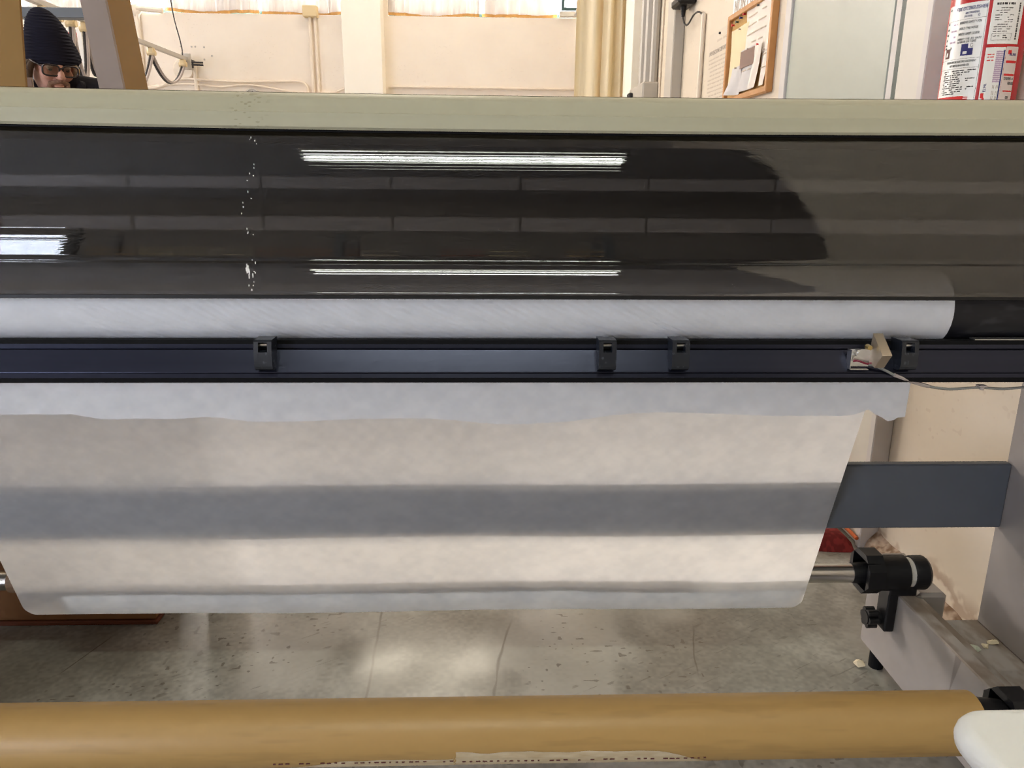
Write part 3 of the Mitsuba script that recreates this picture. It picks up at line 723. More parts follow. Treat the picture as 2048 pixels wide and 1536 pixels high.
def hang():
    pts = [(1.325, 0.850), (1.338, 0.775)]
    a, b = np.array((1.338, 0.775)), np.array((1.5215, 0.2135))
    pts += [tuple(a + (b - a) * t) for t in np.linspace(0.015, 1, 70)]
    # rounded fold at the bottom and a short tail going up behind the shaft
    c = b + np.array([0.0085, 0.003])
    for t in np.linspace(190, 350, 10):
        pts.append((c[0] + 0.0085 * math.cos(math.radians(t)), c[1] + 0.0085 * math.sin(math.radians(t))))
    return pts
xh = np.linspace(-1.012, 0.708, 190)
def wrinkle(v):
    x, z = v[..., 0], v[..., 2]
    low = np.clip((0.60 - z) / 0.35, 0, 1)
    edge = np.clip(1 - np.minimum(x + 1.012, 0.708 - x) / 0.020, 0, 1)
    v[..., 2] = z + 0.014 * edge ** 2 * np.clip((0.235 - z) / 0.03, 0, 1)
    z = v[..., 2]
    d = np.stack([(x + 0.45 * z) * 17, (z - 0.35 * x) * 4.0, x * 0], -1)
    v[..., 1] += 0.0050 * low * (meshkit.fbm(d, 3, 8) - 0.5) * np.clip((0.8 - np.abs(x + 0.15)) / 0.3, 0.15, 1)
    v[..., 1] += 0.0025 * np.sin(x * 7 + z * 5) * np.clip((0.75 - z) / 0.3, 0, 1)
    return v
hp = thing('hanging_paper', 'wide sheet of thin white paper hanging under the printer, backlit by the room', 'paper')
obj('sheet', sheet(hang(), xh, wrinkle), 'paper', hp, smooth=True)
ht = hang()[-1]
def ragged(v):
    v = wrinkle(v)
    k = meshkit.fbm(np.stack([v[..., 0] * 6, v[..., 0] * 0 + 4, v[..., 0] * 0], -1), 3, 12)
    t = np.clip((v[..., 2] - ht[1]) / (0.268 - ht[1]), 0, 1)
    v[..., 2] += t * 0.010 * (k - 0.5)
    return v
obj('folded_tail', sheet([(ht[0] + (1.5075 - ht[0]) * t, ht[1] + (0.268 - ht[1]) * t) for t in np.linspace(0, 1, 8)], xh[10:-1], ragged), 'paper_folds', hp, smooth=True, label='several folds of paper turned up behind the lower edge')

# ------------------------------------------------------------------ near things
wt = thing('white_table', 'white side table with rounded corner at the bottom right', 'table')
def rounded_slab(x0, x1, y0, y1, z0, z1, rc, re):
    pts = []
    for x, sx in ((x0 + rc, -1), (x1 - rc, 1)):
        for y, sy in ((y0 + rc, -1), (y1 - rc, 1)):
            for a in np.linspace(0, np.pi / 2, 10):
                for b in np.linspace(-np.pi / 2, np.pi / 2, 9):
                    rr = rc - re + re * math.cos(b)
                    pts.append((x + sx * rr * math.cos(a), y + sy * rr * math.sin(a), (z0 + z1) / 2 + ((z1 - z0) / 2) * math.sin(b)))
    return trimesh.convex.convex_hull(np.array(pts))
obj('table_top', rounded_slab(0.470, 1.10, 0.05, 0.672, 0.588, 0.62, 0.046, 0.016), 'white_plastic', wt, smooth=40)
for x in (0.68, 1.02):
    for y in (0.12, 0.56):
        obj('leg', cyl((x, y, 0), (x, y, 0.592), 0.018, n=20), 'aluminium', wt)

cbx = thing('brown_carton', 'large dark brown carton standing on the floor behind the left end of the hanging paper', 'box')
obj('body', box(-2.05, -0.875, 1.818, 1.985, 0.012, 0.47, 0.004), 'carton_brown', cbx, smooth=False)
obj('bottom_edge', box(-2.055, -0.870, 1.812, 1.988, 0.0, 0.012, 0.003), 'carton_edge', cbx, smooth=False)
obj('flap', box(-2.05, -0.875, 1.818, 1.898, 0.470, 0.476, 0.001), 'carton_brown', cbx, smooth=False)
obj('flap', box(-2.05, -0.875, 1.904, 1.985, 0.470, 0.476, 0.001), 'carton_brown', cbx, smooth=False)

def mat_mesh():
    nx, ny = 40, 46
    v, f = [], []
    for i in range(nx + 1):
        for j in range(ny + 1):
            u, t = i / nx, j / ny
            x = 0.72 + u * 0.455 - 0.05 * t * 0
            y = 2.20 + t * 0.9 + 0.02 * math.sin(u * 5)
            e = min(u, 1 - u, t * 1.6, 1 - t) * 12
            h = 0.040 * min(1, e) ** 0.5 + 0.018 * meshkit.fbm(np.array([[x * 6, y * 5, 0]]), 3, 2)[0] * min(1, e)
            v.append((x, y, 0.001 + h))
    for i in range(nx):
        for j in range(ny):
            a = i * (ny + 1) + j; b = a + ny + 1
            f += [(a, b, b + 1), (a, b + 1, a + 1)]
    return trimesh.Trimesh(v, f, process=False)
rm = thing('red_tarpaulin', 'folded dark red tarpaulin with orange edge on the floor by the right wall', 'tarpaulin')
obj('cloth', mat_mesh(), 'red_cloth', rm, smooth=True)
obj('edge_band', tube([(1.180, y, 0.034 + 0.006 * math.sin(y * 9)) for y in np.linspace(2.20, 3.1, 24)], 0.006, 8), 'orange_edge', rm, label='orange edge')

def scrap(x, y, z, s, m, label, seed):
    r = np.random.default_rng(seed)
    p = r.normal(0, 1, (14, 3)); p /= np.linalg.norm(p, axis=1, keepdims=True)
    p *= np.array([s, s * 0.8, s * 0.45]) * r.uniform(0.75, 1.1, (14, 1))
    h = trimesh.convex.convex_hull(p); h.apply_translation([x, y, z - h.bounds[0][2]])
    obj('paper_scrap', h, m, smooth=False, label=label, cat='scrap', group='scraps on the foot plate')
scrap(1.018, 1.372, 0.200, 0.014, 'scrap_green', 'pale green scrap on the dusty foot plate, leftmost of three', 1)
scrap(1.046, 1.380, 0.200, 0.010, 'scrap', 'small cream brown scrap on the foot plate, middle one of three', 2)
scrap(1.070, 1.392, 0.200, 0.013, 'scrap', 'cream crumpled scrap on the foot plate nearest the post', 3)
scrap(0.905, 1.60, 0.0, 0.018, 'scrap', 'cream scrap on the floor under the far end of the foot beam', 4)

# ------------------------------------------------------------------ boards behind the printer
def plank(name, pts_bottom, pts_top, m, parent=None, **k):
    return obj(name, trimesh.convex.convex_hull(np.array(list(pts_bottom) + list(pts_top), float)), m, parent, smooth=False, **k)
lb = thing('tan_board', 'tan cardboard panel standing upright at the left edge in front of the man', 'panel')
plank('panel', [(-1.75, 2.0, 0), (-1.211, 2.0, 0), (-1.75, 2.008, 0), (-1.211, 2.008, 0)], [(-1.75, 2.0, 2.1), (-1.051, 2.0, 2.1), (-1.75, 2.008, 2.1), (-1.051, 2.008, 2.1)], 'board_tan', lb)
sp = thing('slanted_post', 'slanted post, mauve grey front and tan side, standing right of the man', 'post')
def leanx(z): return -0.096 * (z - 1.336)
fr0, fr1 = -0.934, -0.876
b0, b1 = leanx(0.0), leanx(2.2)
plank('front_face', [(fr0 + b0, 2.0, 0), (fr1 + b0, 2.0, 0), (fr0 + b0, 2.012, 0), (fr1 + b0, 2.012, 0)], [(fr0 + b1, 2.0, 2.2), (fr1 + b1, 2.0, 2.2), (fr0 + b1, 2.012, 2.2), (fr1 + b1, 2.012, 2.2)], 'board_grey', sp, label='mauve grey front face')
plank('side_face', [(fr0 + b0, 2.012, 0), (fr1 + b0, 2.012, 0), (fr0 + b0, 2.145, 0), (fr1 + b0, 2.145, 0)], [(fr0 + b1, 2.012, 2.2), (fr1 + b1, 2.012, 2.2), (fr0 + b1, 2.145, 2.2), (fr1 + b1, 2.145, 2.2)], 'board_tan', sp, label='tan side face')
sc = thing('pale_board', 'pale cardboard panel between the tan panel and the man, with a small white staple', 'panel')
obj('body', box(-1.75, -1.408, 2.58, 2.590, 0, 1.432, 0.002), 'board_grey', sc, smooth=False)
obj('staple', box(-1.436, -1.424, 2.5785, 2.581, 1.413, 1.416), 'label_white', sc, smooth=False)

# ------------------------------------------------------------------ the man
P_ = thing('person', 'man in a black beanie, glasses and dark jacket bending over behind the printer', 'person')
HC = np.array([-1.562, 3.00, 1.529])
HR = Rot.from_euler('ZX', [46, 20], degrees=True).as_matrix()   # turned a little to the right of the picture, tilted down


def loc(p):
    return HC + 0.92 * HR @ np.asarray(p, float)


def ball(c, r, s=14):
    return m3.Manifold.sphere(float(r), s).translate([float(v) for v in c])


def hull(*bs):
    return m3.Manifold.batch_hull(list(bs))


def chain(pts, s=14):
    out = None
    for (a, ra), (b, rb) in zip(pts[:-1], pts[1:]):
        h = hull(ball(a, ra, s), ball(b, rb, s))
        out = h if out is None else out + h
    return out


def ell(c, r, R=None, s=32):
    m = m3.Manifold.sphere(1.0, s).scale([float(v) for v in r])
    M = np.eye(4)[:3]
    M = np.hstack([(np.eye(3) if R is None else R), np.asarray(c, float).reshape(3, 1)])
    return m.transform(M)


def head_part(c, r):
    return ell(loc(c), 0.92 * np.array(r), HR)


head = head_part((0, 0.008, 0.020), (0.071, 0.080, 0.070))
head = head + hull(head_part((0, -0.015, -0.01), (0.066, 0.070, 0.05)), head_part((0, -0.042, -0.085), (0.034, 0.034, 0.024)))
head = head + head_part((0.034, -0.062, -0.030), (0.026, 0.022, 0.024)) + head_part((-0.034, -0.062, -0.030), (0.026, 0.022, 0.024))   # cheeks
head = head + hull(ball(loc((0.028, -0.080, 0.022)), 0.009), ball(loc((-0.028, -0.080, 0.022)), 0.009), ball(loc((0.046, -0.060, 0.014)), 0.007), ball(loc((-0.046, -0.060, 0.014)), 0.007))  # brow
head = head + hull(ball(loc((0, -0.086, 0.010)), 0.008), ball(loc((0, -0.112, -0.026)), 0.0125)) + hull(ball(loc((0.012, -0.097, -0.030)), 0.009), ball(loc((-0.012, -0.097, -0.030)), 0.009), ball(loc((0, -0.110, -0.027)), 0.011))
head = head + hull(ball(loc((0.022, -0.080, -0.057)), 0.005), ball(loc((0, -0.090, -0.053)), 0.0065), ball(loc((-0.022, -0.080, -0.057)), 0.005))
head = head + hull(ball(loc((0.018, -0.080, -0.067)), 0.005), ball(loc((0, -0.087, -0.068)), 0.0072), ball(loc((-0.018, -0.080, -0.067)), 0.005))
for s in (-1, 1):
    head = head + head_part((s * 0.077, 0.012, -0.01), (0.009, 0.018, 0.030))
CHEST, HIP = np.array([-1.55, 3.13, 1.27]), np.array([-1.55, 3.20, 0.93])
neck = chain([(loc((0, 0.02, -0.06)), 0.055), ((-1.55, 3.09, 1.40), 0.060)])
SH = {s: np.array([-1.55 + s * 0.175, 3.10, 1.395]) for s in (-1, 1)}
EL = {s: np.array([-1.55 + s * 0.23, 2.98, 1.13]) for s in (-1, 1)}
WR = {s: np.array([-1.55 + s * 0.12 + (0.02 if s > 0 else -0.02), 2.80, 0.985]) for s in (-1, 1)}
torso = hull(ball(SH[-1], 0.058), ball(SH[1], 0.058), ball(CHEST + [0.10, 0, 0], 0.10), ball(CHEST - [0.10, 0, 0], 0.10)) + hull(ball(CHEST + [0.10, 0, 0], 0.10), ball(CHEST - [0.10, 0, 0], 0.10), ball(HIP + [0.08, 0, 0], 0.10), ball(HIP - [0.08, 0, 0], 0.10))
legs, arms = None, None
for s in (-1, 1):
    lg = chain([(HIP + [s * 0.09, 0, 0], 0.088), ((-1.55 + s * 0.11, 3.17, 0.50), 0.060), ((-1.55 + s * 0.115, 3.21, 0.09), 0.042)]) + hull(ball((-1.55 + s * 0.115, 3.22, 0.045), 0.04), ball((-1.55 + s * 0.125, 3.06, 0.034), 0.033))
    ar = chain([(SH[s], 0.055), (EL[s], 0.042), (WR[s], 0.030)])
    # hand: palm and five curled fingers
    d = np.array([-s * 0.25, -0.9, -0.35]); d /= np.linalg.norm(d)
    side = np.cross(d, [0, 0, 1]); side /= np.linalg.norm(side)
    pc = WR[s] + d * 0.05
    hd = hull(ball(WR[s], 0.026), ball(pc + side * 0.028, 0.015), ball(pc - side * 0.028, 0.015), ball(pc + d * 0.035 + side * 0.03, 0.012), ball(pc + d * 0.035 - side * 0.03, 0.012))
    for i, L in enumerate((0.062, 0.074, 0.078, 0.070)):
        o_ = pc + d * 0.038 + side * (0.031 - 0.0205 * i) * (s)
        hd = hd + chain([(o_, 0.0095), (o_ + d * L * 0.5 + np.array([0, 0, -0.006]), 0.0085), (o_ + d * L * 0.8 + np.array([0, 0, -0.022]), 0.0078), (o_ + d * L * 0.92 + np.array([0, 0, -0.038]), 0.007)], 10)
    th = pc - side * s * 0.03
    hd = hd + chain([(th, 0.012), (th - side * s * 0.022 + d * 0.02, 0.010), (th - side * s * 0.026 + d * 0.045 + np.array([0, 0, -0.01]), 0.008)], 10)
    legs = lg if legs is None else legs + lg
    arms = (ar + hd) if arms is None else arms + ar + hd
bm = mf((head + neck + torso + legs + arms).refine_to_length(0.013))
trimesh.smoothing.filter_taubin(bm, 0.5, -0.53, 8)
obj('body', bm, 'skin', P_, smooth=True)
jk = hull(ball(SH[-1], 0.080), ball(SH[1], 0.080), ball(CHEST + [0.11, 0, 0], 0.125), ball(CHEST - [0.11, 0, 0], 0.125), ball((-1.545, 3.08, 1.43), 0.075)) + hull(ball(CHEST + [0.11, 0, 0], 0.125), ball(CHEST - [0.11, 0, 0], 0.125), ball(HIP + [0.09, 0, -0.08], 0.125), ball(HIP - [0.09, 0, 0.08], 0.125))
for s in (-1, 1):
    jk = jk + chain([(SH[s], 0.078), (EL[s], 0.062), (WR[s] + (EL[s] - WR[s]) * 0.08, 0.045)])
jm = mf(jk.refine_to_length(0.02)); trimesh.smoothing.filter_taubin(jm, 0.5, -0.53, 6)
v = np.array(jm.vertices); v += np.array(jm.vertex_normals) * (0.012 * (meshkit.fbm(v * 9, 3, 6) - 0.5))[:, None]
obj('jacket', trimesh.Trimesh(v, jm.faces, process=False), 'jacket', P_, smooth=True, label='black jacket')
# scarf-like raised collar round the neck and cheeks
col = None
for a in np.linspace(75, 328, 15):
    t = math.radians(a - 90)
    h = 0.045 if abs(a - 180) < 110 else 0.02
    p = np.array([-1.562 + 0.088 * math.cos(t), 3.045 + 0.088 * math.sin(t), 1.415])
    b = hull(ball(p, 0.024, 10), ball(p + [0, -0.005, h], 0.018, 10))
    col = b if col is None else col + b
cm = mf(col.refine_to_length(0.012)); trimesh.smoothing.filter_taubin(cm, 0.5, -0.53, 8)
obj('collar', cm, 'jacket', P_, smooth=True, label='raised dark collar')
tr = None
for s in (-1, 1):
    q = chain([(HIP + [s * 0.09, 0, 0], 0.115), ((-1.55 + s * 0.11, 3.17, 0.50), 0.080), ((-1.55 + s * 0.115, 3.21, 0.10), 0.062)])
    tr = q if tr is None else tr + q
tmh = mf(tr.refine_to_length(0.025)); trimesh.smoothing.filter_taubin(tmh, 0.5, -0.53, 6)
obj('trousers', tmh, 'trousers', P_, smooth=True)
for s in (-1, 1):
    sh = hull(ball((-1.55 + s * 0.115, 3.22, 0.055), 0.052), ball((-1.55 + s * 0.127, 3.05, 0.046), 0.043)) - m3.Manifold.cube([1, 1, 1]).translate([-2.0, 2.6, -1.0])
    obj('shoe', mf(sh), 'shoe', P_, smooth=40)
# beanie: lathe about the head's axis, ribbed, drooping to the left of the picture
bp = [(0.0925, 0.005), (0.1020, 0.0), (0.1065, 0.010), (0.1045, 0.028), (0.0960, 0.058), (0.0870, 0.088), (0.0745, 0.122), (0.0560, 0.157), (0.038, 0.178), (0.018, 0.190), (0.0, 0.193)]
bq = spline([(r_, h_, 0) for r_, h_ in bp[1:]], 70)[:, :2]
bq = np.c_[np.maximum(bq[:, 0] + 0.0016 * np.sin(np.arange(70) * 2 * np.pi / 3.4) * (np.arange(70) < 60), 0), bq[:, 1]]
bq[-1, 0] = 0
ring = np.linspace(0, 2 * np.pi, 48, endpoint=False)
bv, bf = [], []
for r_, h_ in bq:
    for a in ring:
        x, y = 0.86 * r_ * math.cos(a), 0.90 * r_ * math.sin(a)
        dip = 0.012 * math.sin(a) * (1 - h_ / 0.2)
        bv.append((x + 0.008 - 0.020 * (h_ / 0.19) ** 1.5, y + 0.012 - 0.01 * h_ / 0.19, 0.004 + 0.90 * h_ + dip))
for i in range(len(bq) - 1):
    for j in range(48):
        k = (j + 1) % 48
        bf += [(i * 48 + j, i * 48 + k, (i + 1) * 48 + k), (i * 48 + j, (i + 1) * 48 + k, (i + 1) * 48 + j)]
HB = Rot.from_euler('ZX', [27, 8], degrees=True).as_matrix()
obj('beanie', trimesh.Trimesh(HC + np.array(bv) @ HB.T, bf, process=False), 'wool', P_, smooth=True, label='black ribbed knitted beanie')
# hair at both sides, moustache and beard
for s, m_ in ((-1, 'hair_brown'), (1, 'hair_sandy')):
    hh = None
    for i in range(7):
        y0 = (-0.034 if s < 0 else -0.010) + (0.016 if s < 0 else 0.013) * i
        q = chain([(loc((s * 0.074, y0, 0.006)), 0.010), (loc((s * (0.087 + 0.004 * (i % 2)), y0 - 0.004, -0.02)), 0.013), (loc((s * (0.084 + 0.006 * (i % 3)), y0 + 0.004, -0.062 - 0.012 * (i % 3))), 0.008)], 10)
        hh = q if hh is None else hh + q
    obj('hair', mf(hh), m_, P_, smooth=50, label='hair hanging out under the beanie')
bd = hull(ball(loc((0.0, -0.099, -0.043)), 0.006), ball(loc((0.030, -0.082, -0.057)), 0.007)) + hull(ball(loc((0.0, -0.099, -0.043)), 0.006), ball(loc((-0.030, -0.082, -0.057)), 0.007))
bd = bd + chain([(loc((0.032, -0.082, -0.057)), 0.007), (loc((0.033, -0.074, -0.090)), 0.009), (loc((0.0, -0.078, -0.106)), 0.013), (loc((-0.033, -0.074, -0.090)), 0.009), (loc((-0.032, -0.082, -0.057)), 0.007)])
obj('beard', mf(bd.refine_to_length(0.006)), 'beard', P_, smooth=True, label='short greying beard and moustache')
for s in (-1, 1):
    e = obj('eye', mf(ball(loc((s * 0.031, -0.077, 0.003)), 0.0115, 20)), 'eye_white', P_, smooth=True)
    obj('iris', mf(ball(loc((s * 0.031, -0.0835, -0.0055)), 0.0055, 14)), 'ink', e, smooth=True)
gl = thing('person__glasses', None, None)
gr = []
for s in (-1, 1):
    c = np.array([s * 0.034, -0.104, -0.004])
    a = np.linspace(0, 2 * np.pi, 33)
    w_, h_ = 0.0285, 0.0200
    ringp = [loc(c + [w_ * np.sign(math.cos(t)) * abs(math.cos(t)) ** 0.55, 0.006 * abs(math.cos(t)) * (1 if s * math.cos(t) > 0 else 0), h_ * np.sign(math.sin(t)) * abs(math.sin(t)) ** 0.6]) for t in a]
    gr.append(tube(ringp, 0.0030, 8))
    gr.append(tube([loc((s * 0.0625, -0.098, 0.006)), loc((s * 0.081, -0.055, 0.010)), loc((s * 0.084, 0.02, 0.010))], 0.0024, 6))
    obj('lens', trimesh.convex.convex_hull(np.array(ringp[:-1])), 'lens', 'person__glasses', smooth=False)
gr.append(tube([loc((-0.008, -0.106, 0.004)), loc((0, -0.109, 0.007)), loc((0.008, -0.106, 0.004))], 0.0024, 6))
obj('frame', gr, 'glasses_frame', 'person__glasses', label='dark rectangular spectacle frame')

# ------------------------------------------------------------------ back wall fittings
def conduit(pts, r, m, label, n=30, straight=False, cat='pipe', group=None):
    return obj('wall_conduit', tube(np.asarray(pts, float) if straight else spline(pts, n), r, 8), m, label=label, cat=cat, group=group)
conduit([(-1.995, 9.465, 2.06), (-1.995, 9.465, 2.87)], 0.020, 'pipe', 'left of two upright conduits dropping from the tan junction box', straight=True)
conduit([(-1.935, 9.465, 2.06), (-1.935, 9.465, 2.87)], 0.017, 'pipe', 'right of two upright conduits dropping from the tan junction box', straight=True)
obj('junction_box', box(-2.06, -1.90, 9.40, 9.50, 2.85, 2.965, 0.006), 'junction_tan', label='square tan junction box at the lower edge of the curtain', cat='junction box')
jb = thing('junction_box', 'wide cream junction box at the foot of the two upright conduits', 'junction box')
obj('body', box(-2.15, -1.82, 9.40, 9.50, 1.80, 2.055, 0.01), 'pipe', jb)
for x in (-2.125, -1.845):
    obj('screw', cyl((x, 9.405, 2.035), (x, 9.392, 2.035), 0.010, n=10), 'pipe_grey', jb)
conduit([(-3.9, 9.47, 2.10), (-3.72, 9.47, 2.11), (-3.55, 9.47, 2.175), (-3.3, 9.47, 2.182), (-2.25, 9.47, 2.175), (-2.10, 9.47, 2.155), (-2.06, 9.47, 2.05)], 0.014, 'pipe', 'upper level conduit along the back wall ending in the wide junction box', 60)
conduit([(-5.6, 9.475, 2.13), (-3.6, 9.475, 2.13), (-3.2, 9.475, 2.12), (-3.05, 9.475, 2.105), (-2.9, 9.475, 2.125), (-2.7, 9.475, 2.13), (-1.62, 9.475, 2.12)], 0.012, 'pipe', 'lower level conduit along the back wall, sagging below the upper one', 60)
conduit([(-1.14, 9.475, 2.13), (1.2, 9.475, 2.122)], 0.014, 'pipe', 'level conduit along the wall panel right of the pale column', straight=True)
conduit([(-3.32, 9.475, 1.6), (-3.33, 9.475, 2.36)], 0.022, 'pipe', 'upright conduit behind the cable track end', straight=True)
conduit([(-3.90, 9.465, 2.86), (-3.92, 9.465, 1.9)], 0.022, 'pipe', 'upright conduit right behind the slanted post', straight=True)
conduit([(-3.90, 9.46, 2.92), (-3.62, 9.46, 2.90)], 0.030, 'pipe', 'short level pipe at the curtain beside the slanted post', straight=True)
obj('pipe_elbow', lathe([(0, 0), (0.062, 0), (0.062, 0.045), (0.04, 0.06), (0, 0.06)], (-3.92, 9.50, 2.905), (0, -1, 0)), 'pipe', label='round pipe fitting at the top left beside the slanted post', cat='pipe fitting')
obj('wall_disc', lathe([(0, 0), (0.115, 0), (0.118, 0.012), (0.105, 0.030), (0, 0.036)], (-3.46, 9.50, 2.29), (0, -1, 0)), 'pipe', label='round cream cap on the wall behind the end of the cable track', cat='wall cap')
for i, (x, z) in enumerate(((-3.47, 2.535), (-3.35, 2.535), (-3.31, 2.535), (-3.21, 2.53), (-3.13, 2.44), (-3.22, 2.40))):
    obj('screw_hole', cyl((x, 9.503, z), (x, 9.494, z), 0.010, n=10), 'pipe_grey', 'wall_back')
ck = thing('wall_clock', 'round wall clock just above the hood, only its upper rim showing', 'clock')
obj('rim', lathe([(0.088, 0), (0.104, 0), (0.104, 0.035), (0.092, 0.040), (0.088, 0.030)], (-2.70, 9.50, 1.99), (0, -1, 0), 40), 'pipe_grey', ck)
obj('face', lathe([(0, 0), (0.09, 0), (0.09, 0.024), (0, 0.024)], (-2.70, 9.50, 1.99), (0, -1, 0), 40), 'clock_face', ck)
for h in range(12):
    a = h * math.pi / 6
    obj('hour_mark', box(-2.704 + 0.072 * math.sin(a), -2.696 + 0.072 * math.sin(a), 9.473, 9.477, 1.982 + 0.072 * math.cos(a), 1.998 + 0.072 * math.cos(a)), 'ink', ck, smooth=False)
for a, L in ((0.5, 0.045), (2.1, 0.065)):
    obj('hand', tube([(-2.70, 9.471, 1.99), (-2.70 + L * math.sin(a), 9.471, 1.99 + L * math.cos(a))], 0.003, 6), 'ink', ck)
# red and white sign far behind the hanging cables
sg = thing('wall_sign', 'blurred red and white sign on the back wall behind the hanging cables', 'sign')
obj('board', box(-5.35, -4.55, 9.47, 9.50, 2.25, 2.70, 0.003), 'label_white', sg)
obj('red_field', [box(-5.32, -4.90, 9.466, 9.471, 2.45, 2.62), box(-4.84, -4.60, 9.466, 9.471, 2.40, 2.66)], 'ink_red', sg, smooth=False)

# open sash and its stay near the long curtain
sa = thing('window_sash', 'small open window sash with dark teal frame between sheer and long curtain', 'window sash')
obj('frame', [box(0.84, 1.01, 9.43, 9.45, 2.955, 2.985), box(0.84, 0.87, 9.43, 9.45, 2.955, 3.9)], 'window_frame', sa, smooth=False)
obj('sill', box(0.82, 1.02, 9.42, 9.50, 2.89, 2.945, 0.004), 'trim_white', sa)
obj('stay', tube([(0.955, 9.0, 2.82), (0.985, 9.0, 2.90), (1.05, 9.15, 3.06), (1.12, 9.3, 3.25)], 0.020, 8), 'pipe_grey', sa)

# long heavy curtain
def long_curtain(x0, x1, yc, m, seed, waves, amp, flare):
    xs = np.linspace(x0, x1, 70)
    v, f = [], []
    zs = np.linspace(0.25, 3.9, 14)
    for i, x in enumerate(xs):
        u = (x - x0) / (x1 - x0)
        for z in zs:
            w = amp * math.sin(u * waves * 2 * math.pi + seed + 0.35 * math.sin(z * 1.4 + u * 4)) + 0.3 * amp * math.sin(u * waves * 5.1 + seed)
            v.append((x + flare * (u - 0.5) * (2.6 - z) * 0.3, yc + w, z))
    n = len(zs)
    for i in range(len(xs) - 1):
        for j in range(n - 1):
            a = i * n + j
            f += [(a, a + n, a + n + 1), (a, a + n + 1, a + 1)]
    return trimesh.Trimesh(v, f, process=False)
lc = thing('long_curtain', 'long cream curtain hanging to the floor in the far right corner, in two folds', 'curtain')
obj('panel', long_curtain(0.765, 1.02, 7.10, 'curtain_heavy', 0.6, 1.2, 0.055, 0.02), 'curtain_heavy', lc, smooth=True)
obj('panel', long_curtain(0.985, 1.18, 7.02, 'curtain_heavy', 2.0, 2.0, 0.045, 0.06), 'curtain_heavy', lc, smooth=True)
obj('rod', tube([(0.70, 7.06, 3.92), (1.25, 7.06, 3.92)], 0.015, 10), 'pipe_grey', lc)

# ------------------------------------------------------------------ right wall fittings
WX = 1.25
for i, (y, r_) in enumerate(((6.37, 0.034), (6.16, 0.036), (5.99, 0.030))):
    conduit([(WX - r_, y, 1.74), (WX - r_, y, CEIL)], r_, 'pipe_grey', f'grey upright conduit above the switch box, {("farthest", "middle", "nearest")[i]} of three', straight=True)
sw = thing('switch_box', 'grey switch box under the three upright conduits on the right wall', 'switch box')
obj('body', box(1.13, WX, 5.92, 6.46, 1.45, 1.82, 0.012), 'pipe_grey', sw)
obj('handle', box(1.10, 1.131, 6.30, 6.40, 1.60, 1.78, 0.008), 'ink', sw)
conduit([(WX - 0.008, 5.86, 1.0), (WX - 0.008, 5.86, CEIL)], 0.008, 'pipe', 'thin cable beside the three grey conduits', straight=True)
obj('cable_trunking', box(WX - 0.07, WX, 5.23, 5.43, 0, CEIL, 0.006), 'pipe_grey', label='wide grey upright trunking on the right wall below the alarm', cat='trunking')
conduit([(WX - 0.014, 4.735, 0.9), (WX - 0.014, 4.735, 2.05)], 0.014, 'pipe', 'thin cream conduit rising to the alarm lead, left of the poster', straight=True)
al = thing('alarm_sounder', 'amber and black alarm lamp at the top of the right wall with a curled lead', 'alarm')
obj('base', box(1.14, WX, 4.97, 5.17, 2.15, 2.20, 0.012), 'black_plastic', al)
obj('dome', lathe([(0, 0), (0.05, 0), (0.053, 0.03), (0.05, 0.10), (0.035, 0.13), (0, 0.14)], (1.196, 5.07, 2.20), (0, 0, 1)), 'amber', al)
obj('gland', cyl((1.195, 5.07, 2.155), (1.195, 5.07, 2.095), 0.020, 0.010, n=12), 'black_plastic', al)
obj('lead', tube(spline([(1.195, 5.07, 2.10), (1.198, 5.05, 2.06), (1.205, 5.00, 2.035), (1.215, 4.92, 2.065), (1.225, 4.82, 2.075), (1.236, 4.735, 2.035)], 30), 0.0055, 6), 'cable_black', al)

# poster and no-smoking sign
po = thing('safety_poster', 'cream paper poster headed PREVENZIONE INFORTUNI left of the notice board', 'poster')
obj('sheet', box(WX - 0.003, WX, 4.203, 4.62, 1.42, 1.915), 'poster', po, smooth=False)
obj('heading', wall_text('PREVENZIONE INFORTUNI', 0.0205, 4.598, 1.802, WX - 0.003, bold=True), 'ink_pale', po, smooth=False, label='heading PREVENZIONE INFORTUNI')
tx = []
for k, w_ in ((0, 0.09), (0.105, 0.09)):
    tx.append(box(WX - 0.0038, WX - 0.003, 4.46 - k - w_, 4.46 - k, 1.858, 1.868))
z = 1.775
for i in range(17):
    y = 4.595
    if i in (3, 4, 9): y -= 0.03
    while y > 4.24:
        L = RNG.uniform(0.02, 0.07)
        tx.append(box(WX - 0.0038, WX - 0.003, max(y - L, 4.21), y, z, z + 0.0075))
        y -= L + 0.012
    z -= 0.021
obj('text_lines', tx, 'ink_faint', po, smooth=False, kind='stuff', label='lines of small print')
obj('pin', cyl((WX, 4.41, 1.895), (WX - 0.012, 4.41, 1.895), 0.006, n=10), 'ink', po)
ns = thing('smoking_sign', 'white sign reading NON FUMARE above the notice board', 'sign')
obj('plate', box(WX - 0.004, WX, 3.60, 4.21, 1.937, 2.16), 'label_white', ns, smooth=False)
obj('lettering', wall_text('NON FUMARE', 0.055, 4.185, 1.946, WX - 0.004, bold=True), 'ink_pale', ns, smooth=False)

# notice board
nb = thing('notice_board', 'wooden framed cork notice board on the right wall', 'notice board')
Ya, Yb, Za, Zb = 4.200, 3.545, 1.515, 1.935
obj('cork', box(WX - 0.012, WX, Yb + 0.01, Ya - 0.01, Za + 0.01, Zb - 0.01), 'cork', nb, smooth=False)
for a in ([Yb, Yb + 0.028, Za, Zb], [Ya - 0.028, Ya, Za, Zb], [Yb, Ya, Za, Za + 0.026], [Yb, Ya, Zb - 0.026, Zb]):
    obj('frame_bar', box(WX - 0.030, WX, a[0], a[1], a[2], a[3], 0.003), 'frame_wood', nb, smooth=False)


